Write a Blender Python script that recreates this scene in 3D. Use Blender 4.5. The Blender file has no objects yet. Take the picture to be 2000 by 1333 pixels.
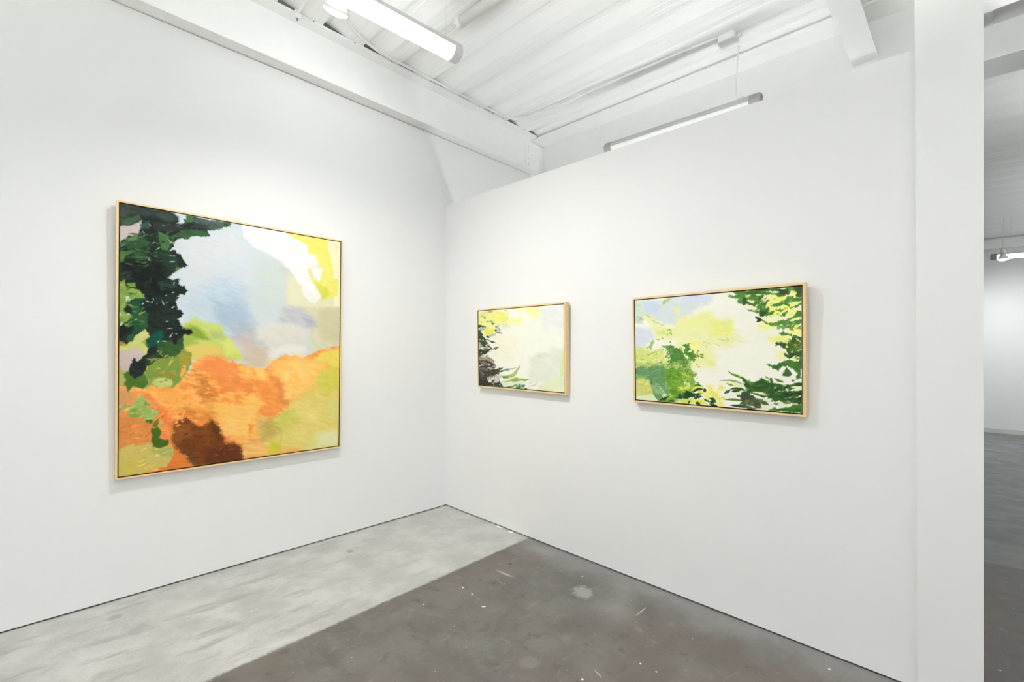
import bpy, bmesh, math, random
import numpy as np
from mathutils import Vector, Matrix
C = bpy.context.scene.collection
# ------------------------------------------------------------------ camera, world, exposure
sc = bpy.context.scene
cam = bpy.data.objects.new('camera', bpy.data.cameras.new('camera'))
C.objects.link(cam); sc.camera = cam
cam.location = (3.7075, -2.7509, 1.52)
cam.rotation_euler = (math.radians(90), 0, math.radians(45.255))
cam.data.sensor_width = 36; cam.data.lens = 895 / 2000 * 36
cam.data.shift_y = 23.5 / 2000; cam.data.clip_start = .02
SKY = 1.1         # even white fill from the world; rear wall left out to let it in
TUBE = 7.0       # the lit tubes of this room
TUBE_FAR = 12.0    # the lit tube in the room beyond
UP_E = 78.0       # added out-of-view uplights that brighten the ceiling: their upper lenses
DOWN_E = 10.0      # and their lower lenses
BACK_E = 29     # added uplights hidden behind the partition
FARKEY_W = 16.5   # flood lamp of the far room
KEY_W = 17.0      # the flood lamp that throws the frames' shadows, tens of watts
KEY_AT, KEY_DIR = (1.35, -1.72, 3.58), (.02, .10, -1)
FLOOD_AT = (.50, -1.345, 3.955)
DROP = 1.22
FLOOD = 2.6      # the flood bulbs
world = bpy.data.worlds.new('world'); sc.world = world; world.use_nodes = True
world.node_tree.nodes['Background'].inputs[0].default_value = (1, 1, 1, 1)
world.node_tree.nodes['Background'].inputs[1].default_value = SKY
vs = sc.view_settings
vs.view_transform = 'Standard'; vs.look = 'None'; vs.gamma = 1; vs.exposure = .07; vs.use_curve_mapping = False
sc.cycles.max_bounces = 16; sc.cycles.diffuse_bounces = 10; sc.cycles.use_denoising = True

EXTRA = ((2.72, -1.72, -math.pi / 2), (3.4, -1.12, -math.pi / 2), (4.3, -.62, 0), (1.5, -3.3, -math.pi / 2), (4.4, -3.3, -math.pi / 2), (2.6, -5.4, -math.pi / 2), (6.6, -2.4, -math.pi / 2), (6.6, 5.2, 0), (6.2, 7.6, 0), (4.75, 3.2, 0), (5.4, 6.2, 0))
BEHIND = ((.75, .66, 1.8, 0), (2.05, .66, 1.8, 0))
CHIP1 = [(0.7581, -0.0204), (0.7741, -0.0077), (0.8285, -0.0161), (0.8192, -0.0255), (0.7876, -0.0325)]
CHIP2 = [(0.9134, -0.0276), (0.9202, -0.0129), (0.9623, -0.0178), (0.9695, -0.0341), (0.9410, -0.0394)]

# ------------------------------------------------------------------ helpers
def s2l(*c):
    return tuple((v / 255 / 12.92 if v / 255 <= .04045 else ((v / 255 + .055) / 1.055) ** 2.4) for v in c) + (1,)
def mat(name, col, rough=.6, metal=0, emit=0, var=.02, scale=6, bump=0, stretch=None):
    m = bpy.data.materials.new(name); m.use_nodes = True
    nt = m.node_tree; b = nt.nodes['Principled BSDF']
    b.inputs['Roughness'].default_value = rough; b.inputs['Metallic'].default_value = metal
    b.inputs['Specular IOR Level'].default_value = .35
    tc = nt.nodes.new('ShaderNodeTexCoord'); mp = nt.nodes.new('ShaderNodeMapping')
    if stretch: mp.inputs['Scale'].default_value = stretch
    nz = nt.nodes.new('ShaderNodeTexNoise'); nz.inputs['Scale'].default_value = scale; nz.inputs['Detail'].default_value = 5
    rp = nt.nodes.new('ShaderNodeValToRGB')
    rp.color_ramp.elements[0].position = .3; rp.color_ramp.elements[1].position = .7
    rp.color_ramp.elements[0].color = tuple(v * (1 - var) for v in col[:3]) + (1,)
    rp.color_ramp.elements[1].color = tuple(min(1, v * (1 + var)) for v in col[:3]) + (1,)
    nt.links.new(tc.outputs['Object'], mp.inputs[0]); nt.links.new(mp.outputs[0], nz.inputs['Vector'])
    nt.links.new(nz.outputs['Fac'], rp.inputs[0]); nt.links.new(rp.outputs[0], b.inputs['Base Color'])
    if bump:
        bp = nt.nodes.new('ShaderNodeBump'); bp.inputs['Strength'].default_value = bump; bp.inputs['Distance'].default_value = .004
        nt.links.new(nz.outputs['Fac'], bp.inputs['Height']); nt.links.new(bp.outputs[0], b.inputs['Normal'])
    if emit:
        b.inputs['Emission Color'].default_value = (.97, .99, 1, 1); b.inputs['Emission Strength'].default_value = emit
    return m
WALL = mat('wall_paint', (.78, .785, .775), .55, var=.006, scale=2.5, bump=.03)
STEEL = mat('painted_steel', (.89, .895, .88), .5, var=.012, scale=9, bump=.05)
DECK = mat('painted_deck', (.92, .925, .91), .5, var=.015, scale=4, stretch=(.2, 3, 3))
FITTING = mat('white_fitting', (.82, .82, .80), .45)
CABLE = mat('white_cable', (.84, .84, .82), .4)
BLACK = mat('dark_gap', (.012, .011, .009), .9, var=.2)
CAVITY = mat('cavity_shade', (.15, .15, .14), .9, var=.25, scale=30)  # shade of the open cavity, put into the colour
GREY = mat('grey_plastic', s2l(172, 172, 174), .55, var=.05, scale=40)
CAP = mat('pale_grey_cap', s2l(208, 208, 211), .5, var=.05, scale=60)
CAP2 = mat('mid_grey_cap', s2l(158, 160, 161), .55, var=.05, scale=60)
ROLL1, ROLL2 = -.38, -.62
GREYD = mat('dark_grey_plastic', s2l(128, 130, 131), .55, var=.05, scale=40)
HOUSING = mat('housing_metal', s2l(205, 206, 204), .4, var=.02)
BASE = mat('pale_base', s2l(205, 205, 200), .5)
WOOD = mat('maple_wood', s2l(224, 196, 146), .5, var=.05, scale=9, stretch=(4, 4, 4), bump=.05)
LINER = mat('dark_liner', s2l(46, 30, 12), .8, var=.2)
CANVAS_SIDE = mat('canvas_edge', s2l(214, 206, 186), .8)
LIT = mat('lit_diffuser', (.9, .9, .9), .4, emit=TUBE)
DOWN = mat('fill_lower_lens', (.9, .9, .9), .4, emit=DOWN_E)
UP = mat('fill_upper_lens', (.9, .9, .9), .4, emit=UP_E)
UP2 = mat('fill_hidden_lens', (.9, .9, .9), .4, emit=BACK_E)
LITFAR = mat('lit_far_diffuser', (.9, .9, .9), .4, emit=TUBE_FAR)
OFF = mat('unlit_diffuser', s2l(236, 237, 232), .35)
BULB = mat('lit_bulb', (.9, .9, .88), .4, emit=FLOOD)
CHIP = mat('white_flake', (.88, .88, .86), .7)

def ln(name, bm, m, parent=None, smooth=False, loc=None):
    me = bpy.data.meshes.new(name); bmesh.ops.recalc_face_normals(bm, faces=bm.faces)
    bm.to_mesh(me); bm.free(); me.materials.append(m)
    if smooth:
        for p in me.polygons: p.use_smooth = True
    o = bpy.data.objects.new(name, me); C.objects.link(o)
    if parent: o.parent = parent
    if loc: o.location = loc
    return o
def box(bm, x0, x1, y0, y1, z0, z1):
    v = [bm.verts.new((x, y, z)) for x in (x0, x1) for y in (y0, y1) for z in (z0, z1)]
    for f in ((0, 1, 3, 2), (4, 6, 7, 5), (0, 4, 5, 1), (2, 3, 7, 6), (0, 2, 6, 4), (1, 5, 7, 3)): bm.faces.new([v[i] for i in f])
    return v
def hexa(bm, p):
    v = [bm.verts.new(q) for q in p]
    for f in ((0, 1, 2, 3), (7, 6, 5, 4), (0, 4, 5, 1), (1, 5, 6, 2), (2, 6, 7, 3), (3, 7, 4, 0)): bm.faces.new([v[i] for i in f])
def slab(bm, ax, a0, a1, u0, u1, lo, hi):
    """A bar along axis ax ('x'|'y') from a0 to a1, across u0..u1, between the height functions lo and hi."""
    P = lambda a, u, z: (a, u, z) if ax == 'x' else (u, a, z)
    hexa(bm, [P(a0, u0, lo(a0)), P(a0, u1, lo(a0)), P(a0, u1, hi(a0)), P(a0, u0, hi(a0)),
              P(a1, u0, lo(a1)), P(a1, u1, lo(a1)), P(a1, u1, hi(a1)), P(a1, u0, hi(a1))])
def cyl(bm, a, b, r, n=16, r2=None):
    a, b = Vector(a), Vector(b); d = (b - a); r2 = r if r2 is None else r2
    q = d.to_track_quat('Z', 'Y').to_matrix().to_4x4(); q.translation = (a + b) / 2
    bmesh.ops.create_cone(bm, cap_ends=True, segments=n, radius1=r, radius2=r2, depth=d.length, matrix=q)
def tube(bm, pts, r, n=10, sub=6):
    P = [Vector(p) for p in pts]; Q = []
    for i in range(len(P) - 1):                       # Catmull-Rom through the points
        p0, p1, p2, p3 = P[max(i - 1, 0)], P[i], P[i + 1], P[min(i + 2, len(P) - 1)]
        for k in range(sub):
            t = k / sub
            Q.append(.5 * (2 * p1 + (p2 - p0) * t + (2 * p0 - 5 * p1 + 4 * p2 - p3) * t * t + (3 * p1 - p0 - 3 * p2 + p3) * t ** 3))
    Q.append(P[-1]); rings = []
    up = Vector((0, 0, 1))
    for i, p in enumerate(Q):
        d = (Q[min(i + 1, len(Q) - 1)] - Q[max(i - 1, 0)]).normalized()
        s = d.cross(up); s = s.normalized() if s.length > .05 else Vector((1, 0, 0)); w = s.cross(d)
        rings.append([bm.verts.new(p + (s * math.cos(a) + w * math.sin(a)) * r) for a in (2 * math.pi * k / n for k in range(n))])
    for a, b in zip(rings, rings[1:]):
        for k in range(n): bm.faces.new((a[k], a[(k + 1) % n], b[(k + 1) % n], b[k]))
    bm.faces.new(rings[0]); bm.faces.new(rings[-1][::-1])
def lathe(bm, prof, M, n=24):
    rings = [[bm.verts.new(M @ Vector((r * math.cos(a), r * math.sin(a), z))) for a in (2 * math.pi * k / n for k in range(n))] for r, z in prof]
    for a, b in zip(rings, rings[1:]):
        for k in range(n): bm.faces.new((a[k], a[(k + 1) % n], b[(k + 1) % n], b[k]))
    bm.faces.new(rings[0]); bm.faces.new(rings[-1][::-1])
def struct(name, bm, m, label=None, parent=None):
    o = ln(name, bm, m, parent)
    if not parent: o['kind'] = 'structure'
    if label: o['label'] = label
    return o
def tag(o, label, cat, group=None):
    o['label'] = label; o['category'] = cat
    if group: o['group'] = group
    return o
def thing(name, label, cat, loc=(0, 0, 0), group=None):
    o = bpy.data.objects.new(name, None); C.objects.link(o); o.location = loc; o.empty_display_size = .1
    return tag(o, label, cat, group)
def dup(root, loc, rotz, label, group=None):
    r = root.copy(); C.objects.link(r); r.location = loc; r.rotation_euler = (0, 0, rotz); r['label'] = label
    if group: r['group'] = group
    for ch in list(root.children):
        c = ch.copy(); C.objects.link(c); c.parent = r
    return r

# ------------------------------------------------------------------ the room
XR, YB, YF = 9.0, -8.0, 9.9
def roof(x, y):
    z = 4.076 - .03 * x
    return z - .0137 * y if y < 1.3 else z - .0178 - .027 * (y - 1.3)

def floor_material():
    m = bpy.data.materials.new('worn_concrete'); m.use_nodes = True
    nt = m.node_tree; N = nt.nodes; L = nt.links; b = N['Principled BSDF']
    def n(t, **k):
        o = N.new(t)
        for a, v in k.items(): setattr(o, a, v)
        return o
    tc = n('ShaderNodeTexCoord'); sep = n('ShaderNodeSeparateXYZ'); L.new(tc.outputs['Object'], sep.inputs[0])
    def noise(scale, detail=6, rough=.6, stretch=None, dist=0):
        z = n('ShaderNodeTexNoise'); z.inputs['Scale'].default_value = scale; z.inputs['Detail'].default_value = detail
        z.inputs['Roughness'].default_value = rough; z.inputs['Distortion'].default_value = dist
        if stretch:
            mp = n('ShaderNodeMapping'); mp.inputs['Scale'].default_value = stretch[:3]; mp.inputs['Rotation'].default_value = (0, 0, stretch[3])
            L.new(tc.outputs['Object'], mp.inputs[0]); L.new(mp.outputs[0], z.inputs['Vector'])
        else: L.new(tc.outputs['Object'], z.inputs['Vector'])
        return z.outputs['Fac']
    def mth(op, a, c=None, cl=False):
        o = n('ShaderNodeMath', operation=op, use_clamp=cl)
        for i, v in enumerate((a, c)):
            if v is None: continue
            if isinstance(v, (int, float)): o.inputs[i].default_value = v
            else: L.new(v, o.inputs[i])
        return o.outputs[0]
    def rng(v, a, c, lo=0, hi=1):
        o = n('ShaderNodeMapRange', interpolation_type='SMOOTHSTEP'); L.new(v, o.inputs[0])
        for i, q in enumerate((a, c, lo, hi)): o.inputs[i + 1].default_value = q
        return o.outputs[0]
    def mix(f, a, c):
        o = n('ShaderNodeMix', data_type='RGBA')
        if isinstance(f, (int, float)): o.inputs[0].default_value = f
        else: L.new(f, o.inputs[0])
        for i, v in ((6, a), (7, c)):
            if isinstance(v, tuple): o.inputs[i].default_value = v
            else: L.new(v, o.inputs[i])
        return o.outputs[2]
    blot = noise(9, 7, .7); big = noise(1.1, 5); mid = noise(4, 8, .65); fine = noise(30, 6, .7); grit = noise(140, 3, .6)
    streak = noise(3.2, 7, .7, (3.2, .7, 1, .12)); streak2 = noise(4, 7, .75, (2.6, 1, 1, -.5), 1.2)
    light = mix(rng(mid, .35, .68), s2l(*FLOOR_L[0]), s2l(*FLOOR_L[1]))
    light = mix(mth('MULTIPLY', rng(blot, .56, .72), .45), light, s2l(*FLOOR_L[2]))
    light = mix(mth('MULTIPLY', mth('MULTIPLY', rng(streak, .50, .66), rng(sep.outputs['Y'], -.4, -2.2, .25, 1)), .75), light, s2l(*FLOOR_L[2]))
    dark = mix(rng(mid, .34, .66), s2l(*FLOOR_D[0]), s2l(*FLOOR_D[1]))
    dark = mix(mth('MULTIPLY', rng(big, .45, .68), .75), dark, s2l(*FLOOR_D[2]))
    dark = mix(mth('MULTIPLY', rng(blot, .46, .33), .55), dark, s2l(*FLOOR_D[5]))
    dark = mix(mth('MULTIPLY', rng(blot, .56, .74), .6), dark, s2l(*FLOOR_D[3]))
    dark = mix(mth('MULTIPLY', rng(streak2, .56, .74), .55), dark, s2l(*FLOOR_D[3]))
    # grey dust lying along the foot of the partition
    wob = mth('ADD', sep.outputs['Y'], mth('MULTIPLY', mth('SUBTRACT', mid, .5), .5))
    dust = mth('MULTIPLY', rng(wob, -.34, -.02), rng(sep.outputs['Y'], .2, .1))
    dark = mix(mth('MULTIPLY', dust, .5), dark, s2l(*FLOOR_D[4]))
    edge = mth('ADD', sep.outputs['X'], mth('MULTIPLY', mth('SUBTRACT', fine, .5), .05))
    edge = mth('ADD', edge, mth('MULTIPLY', mth('SUBTRACT', mid, .5), .03))
    # the strip runs along the left wall and is a hand wider towards the viewer
    edge = mth('ADD', edge, mth('MULTIPLY', sep.outputs['Y'], .034))
    col = mix(rng(edge, 1.112, 1.142), light, dark)
    room2 = rng(mth('ADD', sep.outputs['Y'], mth('MULTIPLY', mth('SUBTRACT', mid, .5), .05)), 2.03, 2.08)
    far = mix(rng(noise(1.6, 6, .6, (1, 3, 1, .2)), .35, .7), s2l(*FLOOR_F[0]), s2l(*FLOOR_F[1]))
    col = mix(room2, col, far)
    col = mix(rng(sep.outputs['Y'], -3.4, -3.7), col, s2l(206, 205, 200))  # unseen floor behind the viewer, turned pale to bounce light up
    col = mix(mth('MULTIPLY', rng(grit, .3, .8), .16), col, s2l(70, 66, 60))
    # scattered flecks and scuffs
    vo = n('ShaderNodeTexVoronoi'); vo.inputs['Scale'].default_value = 6.5; L.new(tc.outputs['Object'], vo.inputs['Vector'])
    vd = mth('ADD', vo.outputs['Distance'], mth('MULTIPLY', fine, .05))
    sepc = n('ShaderNodeSeparateColor'); L.new(vo.outputs['Color'], sepc.inputs[0])
    fleck = mth('MULTIPLY', rng(vd, .075, .055), rng(sepc.outputs[0], .62, .66))
    col = mix(fleck, col, s2l(228, 228, 222))
    spot = mth('MULTIPLY', rng(vd, .085, .06), rng(sepc.outputs[1], .10, .06))
    col = mix(mth('MULTIPLY', spot, .8), col, s2l(62, 60, 56))
    scr = None
    for ang, sc_, th in ((.9, 1.9, .775), (-.35, 1.5, .78), (1.75, 1.7, .785), (2.5, 1.4, .78)):
        q = rng(noise(sc_, 3, .5, (1, 24, 1, ang), .3), th, th + .02)
        scr = q if scr is None else mth('MAXIMUM', scr, q)
    col = mix(mth('MULTIPLY', scr, .26), col, s2l(205, 203, 196))
    v2 = n('ShaderNodeTexVoronoi'); v2.inputs['Scale'].default_value = 17; L.new(tc.outputs['Object'], v2.inputs['Vector'])
    s2 = n('ShaderNodeSeparateColor'); L.new(v2.outputs['Color'], s2.inputs[0])
    col = mix(mth('MULTIPLY', mth('MULTIPLY', rng(mth('ADD', v2.outputs['Distance'], mth('MULTIPLY', fine, .06)), .095, .07), rng(s2.outputs[1], .55, .6)), .7), col, s2l(205, 204, 198))
    # the marks one notices: spots, chips and a few scuffs, each where it lies
    for mx, my, ma, rx, ry, ca, w in FLOOR_MARKS:
        if ca[0] > 200: rx, ry = rx * .7, ry * .62
        if ry > .045: w *= .5
        mp = n('ShaderNodeMapping', vector_type='TEXTURE'); mp.inputs['Location'].default_value = (mx, my, 0); mp.inputs['Rotation'].default_value = (0, 0, ma); mp.inputs['Scale'].default_value = (rx, ry, 1)
        ln_ = n('ShaderNodeVectorMath', operation='LENGTH'); L.new(tc.outputs['Object'], mp.inputs[0]); L.new(mp.outputs[0], ln_.inputs[0])
        f = rng(mth('ADD', ln_.outputs['Value'], mth('MULTIPLY', mth('SUBTRACT', blot if rx > .1 else fine, .5), 1.6)), 1.1, .55 if rx < .1 else -.2)
        col = mix(mth('MULTIPLY', f, w), col, s2l(*ca))
    L.new(col, b.inputs['Base Color'])
    L.new(rng(mid, .3, .7, .38, .6), b.inputs['Roughness'])
    b.inputs['Specular IOR Level'].default_value = .35
    bp = n('ShaderNodeBump'); bp.inputs['Strength'].default_value = .12; bp.inputs['Distance'].default_value = .003
    L.new(fine, bp.inputs['Height']); L.new(bp.outputs[0], b.inputs['Normal'])
    return m
FLOOR_L = ((170, 169, 164), (193, 193, 189), (150, 148, 142))
FLOOR_D = ((92, 89, 83), (113, 110, 104), (103, 94, 86), (138, 137, 133), (147, 147, 148), (76, 72, 67))
FLOOR_MARKS = ((1.354, -0.434, 0.79, 0.015, 0.014, (52, 50, 46), 0.85),
               (1.477, -0.707, 0.79, 0.014, 0.014, (52, 50, 46), 0.85),
               (1.21, -0.952, 0.25, 0.007, 0.006, (52, 50, 46), 0.8),
               (1.479, -0.896, 0.79, 0.01, 0.01, (222, 221, 214), 0.9),
               (1.363, -1.181, 0.79, 0.008, 0.01, (222, 221, 214), 0.9),
               (1.834, -0.219, 0.79, 0.01, 0.01, (222, 221, 214), 0.9),
               (2.423, -1.018, 0.79, 0.01, 0.01, (222, 221, 214), 0.9),
               (2.641, -0.725, 0.79, 0.01, 0.01, (222, 221, 214), 0.9),
               (2.558, -0.727, 0.79, 0.008, 0.01, (222, 221, 214), 0.9),
               (1.639, -0.938, 0.92, 0.021, 0.012, (222, 221, 214), 0.9),
               (1.438, -0.565, 0.08, 0.101, 0.016, (176, 175, 170), 0.8),
               (1.477, -0.663, -0.27, 0.125, 0.004, (176, 175, 170), 0.6),
               (1.955, -0.381, 0.88, 0.066, 0.09, (190, 189, 183), 0.75),
               (1.368, -0.11, 0.16, 0.232, 0.1, (158, 158, 160), 0.7),
               (2.19, -0.428, 1.48, 0.191, 0.2, (176, 175, 170), 0.45),
               (2.173, -1.105, 1.07, 0.066, 0.05, (140, 139, 134), 0.6),
               (2.451, -0.933, -0.37, 0.032, 0.005, (176, 175, 170), 0.7),
               (0.891, 0.152, -0.66, 0.079, 0.004, (222, 221, 214), 0.7),
               (2.329, -0.313, 1.58, 0.075, 0.006, (176, 175, 170), 0.7),
               (0.344, -1.157, 0.1, 0.036, 0.03, (120, 119, 116), 0.6),
               (0.476, -2.426, 0.73, 0.074, 0.06, (128, 126, 121), 0.6),
               (0.231, -2.517, 0.99, 0.038, 0.04, (130, 128, 122), 0.55),
               (0.011, -2.271, 1.49, 0.289, 0.05, (150, 147, 140), 0.5),
               (0.461, -2.103, 1.47, 0.309, 0.04, (150, 147, 140), 0.5),
               (0.273, -0.181, -0.36, 0.232, 0.006, (140, 138, 134), 0.6),
               (0.179, -0.262, -0.03, 0.064, 0.005, (150, 148, 144), 0.6),
               (1.576, -1.622, 0.13, 0.128, 0.22, (98, 88, 78), 0.4),
               (2.051, -0.738, -1.69, 0.12, 0.2, (98, 88, 78), 0.35),
               (1.946, -1.435, 0.7, 0.186, 0.14, (98, 88, 78), 0.35))
FLOOR_F = ((112, 113, 113), (128, 129, 128))
bm = bmesh.new(); box(bm, -.4, XR + .2, YB - .2, YF + .2, -.2, 0)
struct('floor', bm, floor_material())

# corrugated deck: flutes run along X, one every .336 m in Y
PER, Y0 = .336, -1.2766
prof = ((0, 0), (.03, .039), (.13, .037), (.142, .0325), (.155, .0355), (.27, .029), (.282, .0245), (.295, .0275), (.42, .016), (.60, 0),
        (.70, -.0005), (.712, .0035), (.724, 0), (.85, -.0005), (.862, .0035), (.874, 0))
bm = bmesh.new(); rows = []
k0 = int((YB - .3 - Y0) / PER) - 1
for k in range(k0, int((YF + .4 - Y0) / PER) + 1):
    for t, z in prof:
        y = Y0 + (k + t) * PER
        rows.append([bm.verts.new((x, y, roof(x, y) + z)) for x in (-.3, XR + .2)])
for a, b in zip(rows, rows[1:]): bm.faces.new((a[0], a[1], b[1], b[0]))
me_up = [[bm.verts.new((v.co.x, v.co.y, roof(v.co.x, v.co.y) + .30)) for v in r] for r in (rows[0], rows[-1])]
bm.faces.new((me_up[0][0], me_up[0][1], me_up[1][1], me_up[1][0]))
for s in (0, 1):
    bm.faces.new([r[s] for r in rows] + [me_up[1][s], me_up[0][s]])
bm.faces.new((rows[0][0], rows[0][1], me_up[0][1], me_up[0][0])); bm.faces.new((rows[-1][0], rows[-1][1], me_up[1][1], me_up[1][0]))
struct('ceiling', bm, DECK)

GAP = .009
ltop = lambda y: 3.652 - .011 * y
bm = bmesh.new(); slab(bm, 'y', YB, YF, -.12, 0, lambda y: GAP, lambda y: ltop(y) - .005)
struct('wall_left', bm, WALL)
bm = bmesh.new(); box(bm, -.3, -.12, YB - .2, YF + .2, 0, 4.0)
slab(bm, 'y', YB, YF, -.3, -.2, lambda y: 4.0, lambda y: roof(-.25, y) - .002)
struct('wall_outer', bm, CAVITY)  # coloured dark to stand for the unlit cavity behind the beam
bm = bmesh.new(); box(bm, -.11, -.012, YB, YF - .02, 0, GAP - .0005)
bo = struct('shadow_gap_left', bm, BLACK)  # black strip painting in the shade under the wall's raised foot
# partition with its slightly falling top edge
ptop = lambda x: 2.994 - .0285 * x if x < 3.6 else 2.89
bm = bmesh.new(); slab(bm, 'x', .0, 3.56, 0, .12, lambda x: GAP, ptop)
struct('wall_right', bm, WALL)
bm = bmesh.new(); box(bm, .004, 3.51, .012, .11, 0, GAP - .0005)
struct('shadow_gap_right', bm, BLACK)  # same painted-in shade strip, under the partition
# boxed column that ends the partition
bm = bmesh.new()
hexa(bm, [(3.529, -.025, 0), (3.7345, -.025, 0), (3.7345, .16, 0), (3.529, .16, 0),
          (3.517, -.025, roof(3.6, 0) - .004), (3.7345, -.025, roof(3.6, 0) - .004), (3.7345, .16, roof(3.6, 0) - .004), (3.517, .16, roof(3.6, 0) - .004)])
struct('wall_column', bm, WALL, 'white boxed column at the free end of the partition')
# header over the passage to the next room
bm = bmesh.new(); slab(bm, 'x', 3.7345, XR, .045, .17, lambda x: 2.965, lambda x: 3.38)
struct('wall_header', bm, WALL, 'white header above the passage to the next room')
bm = bmesh.new(); slab(bm, 'x', 3.7345, 3.764, .047, .168, lambda x: 2.9625, lambda x: 2.9648)
struct('trim_header', bm, STEEL)
bm = bmesh.new(); box(bm, -.2, XR, YF, YF + .12, 0, 3.95)
struct('wall_far', bm, WALL)
bm = bmesh.new(); slab(bm, 'x', .02, XR - .01, YF - .06, YF - .002, lambda x: 3.50 - .03 * (x - 3.85), lambda x: 3.685 - .03 * (x - 3.85))
struct('trim_far', bm, STEEL)
bm = bmesh.new(); box(bm, .01, XR - .01, YF - .015, YF - .001, 0, .085)
struct('baseboard_far', bm, BASE)
bm = bmesh.new(); box(bm, XR, XR + .12, .05, YF, 0, 4.15)
struct('wall_side', bm, WALL)

# steel framing
def ibeam(name, ax, a0, a1, u0, u1, web0, web1, lo, hi, tf=.012):
    bm = bmesh.new()
    slab(bm, ax, a0, a1, u0, u1, lo, lambda a: lo(a) + tf)
    slab(bm, ax, a0, a1, u0, u1, lambda a: hi(a) - tf, hi)
    slab(bm, ax, a0, a1, web0, web1, lambda a: lo(a) + tf, lambda a: hi(a) - tf)
    return bm
e = .0015
bm = ibeam('b', 'y', YB, 1.226, -.105, .115, -.004, .006, ltop, lambda y: roof(.115, y) - e)
slab(bm, 'y', 1.226, 1.458, -.004, .006, lambda y: ltop(y) - .02, lambda y: roof(.115, y) - .03)
b1 = struct('beam_left', bm, STEEL, 'white steel beam along the top of the left wall')
bm = bmesh.new()
for k in range(-20, 8):                                # dark pieces painting in the shade of the open flutes
    y = Y0 + k * PER
    F = ((.004, 0), (.011, .034), (.045, .033), (.092, .0235), (.141, .0135), (.185, .002))
    A = [bm.verts.new((.104, y + p, roof(.104, y + p) + max(q, .0004))) for p, q in F] + [bm.verts.new((.104, y + .185, roof(.104, y + .185) - .0008)), bm.verts.new((.104, y + .004, roof(.104, y) - .0008))]
    B = [bm.verts.new(v.co - Vector((.04, 0, 0))) for v in A]
    for q in range(len(A)): bm.faces.new((A[q], A[(q + 1) % len(A)], B[(q + 1) % len(A)], B[q]))
    bm.faces.new(A); bm.faces.new(B[::-1])
struct('slot_shade', bm, CAVITY, 'painted-in shade in the open deck flutes', b1)
for k in range(-6, 7):
    bm = bmesh.new(); y = Y0 + (k + .79) * PER
    cyl(bm, (.113, y, roof(.115, y) - .008), (.1185, y, roof(.115, y) - .008), .0048, 10)
    struct('screw', bm, GREYD, None, b1)
bm = bmesh.new(); glo = lambda x: 3.40 - .03 * x; ghi = lambda x: roof(x, 1.7) - e
slab(bm, 'x', -.02, XR, 1.23, 1.50, glo, lambda x: glo(x) + .022)
slab(bm, 'x', -.02, XR, 1.23, 1.69, lambda x: ghi(x) - .016, ghi)
slab(bm, 'x', -.02, XR, 1.46, 1.472, lambda x: glo(x) + .022, lambda x: ghi(x) - .016)
b3 = struct('girder', bm, STEEL, 'white steel girder behind the partition')
mlo = lambda y: 3.66 - .006 * (y - .5)
bm = ibeam('b', 'y', YB, 1.226, 3.071, 3.221, 3.141, 3.151, mlo, lambda y: roof(3.221, y) - e)
slab(bm, 'y', 1.226, 1.459, 3.071, 3.221, mlo, lambda y: mlo(y) + .012); slab(bm, 'y', 1.226, 1.459, 3.141, 3.151, lambda y: mlo(y) + .012, lambda y: ghi(3.2) - .02)
b2 = struct('beam_middle', bm, STEEL, 'white steel beam crossing the ceiling left of the column')
# end connection of the left beam: cleat and bolts
bm = bmesh.new(); box(bm, .0065, .016, 1.14, 1.2245, 3.70, 3.99)
cl = tag(ln('cleat', bm, STEEL), 'small white steel cleat bolted where the left beam meets the girder', 'bracket')
for z in (3.75, 3.82, 3.89, 3.95):
    bm = bmesh.new(); cyl(bm, (.0155, 1.185, z), (.027, 1.185, z), .013, 6); ln('bolt', bm, STEEL, cl)

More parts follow.
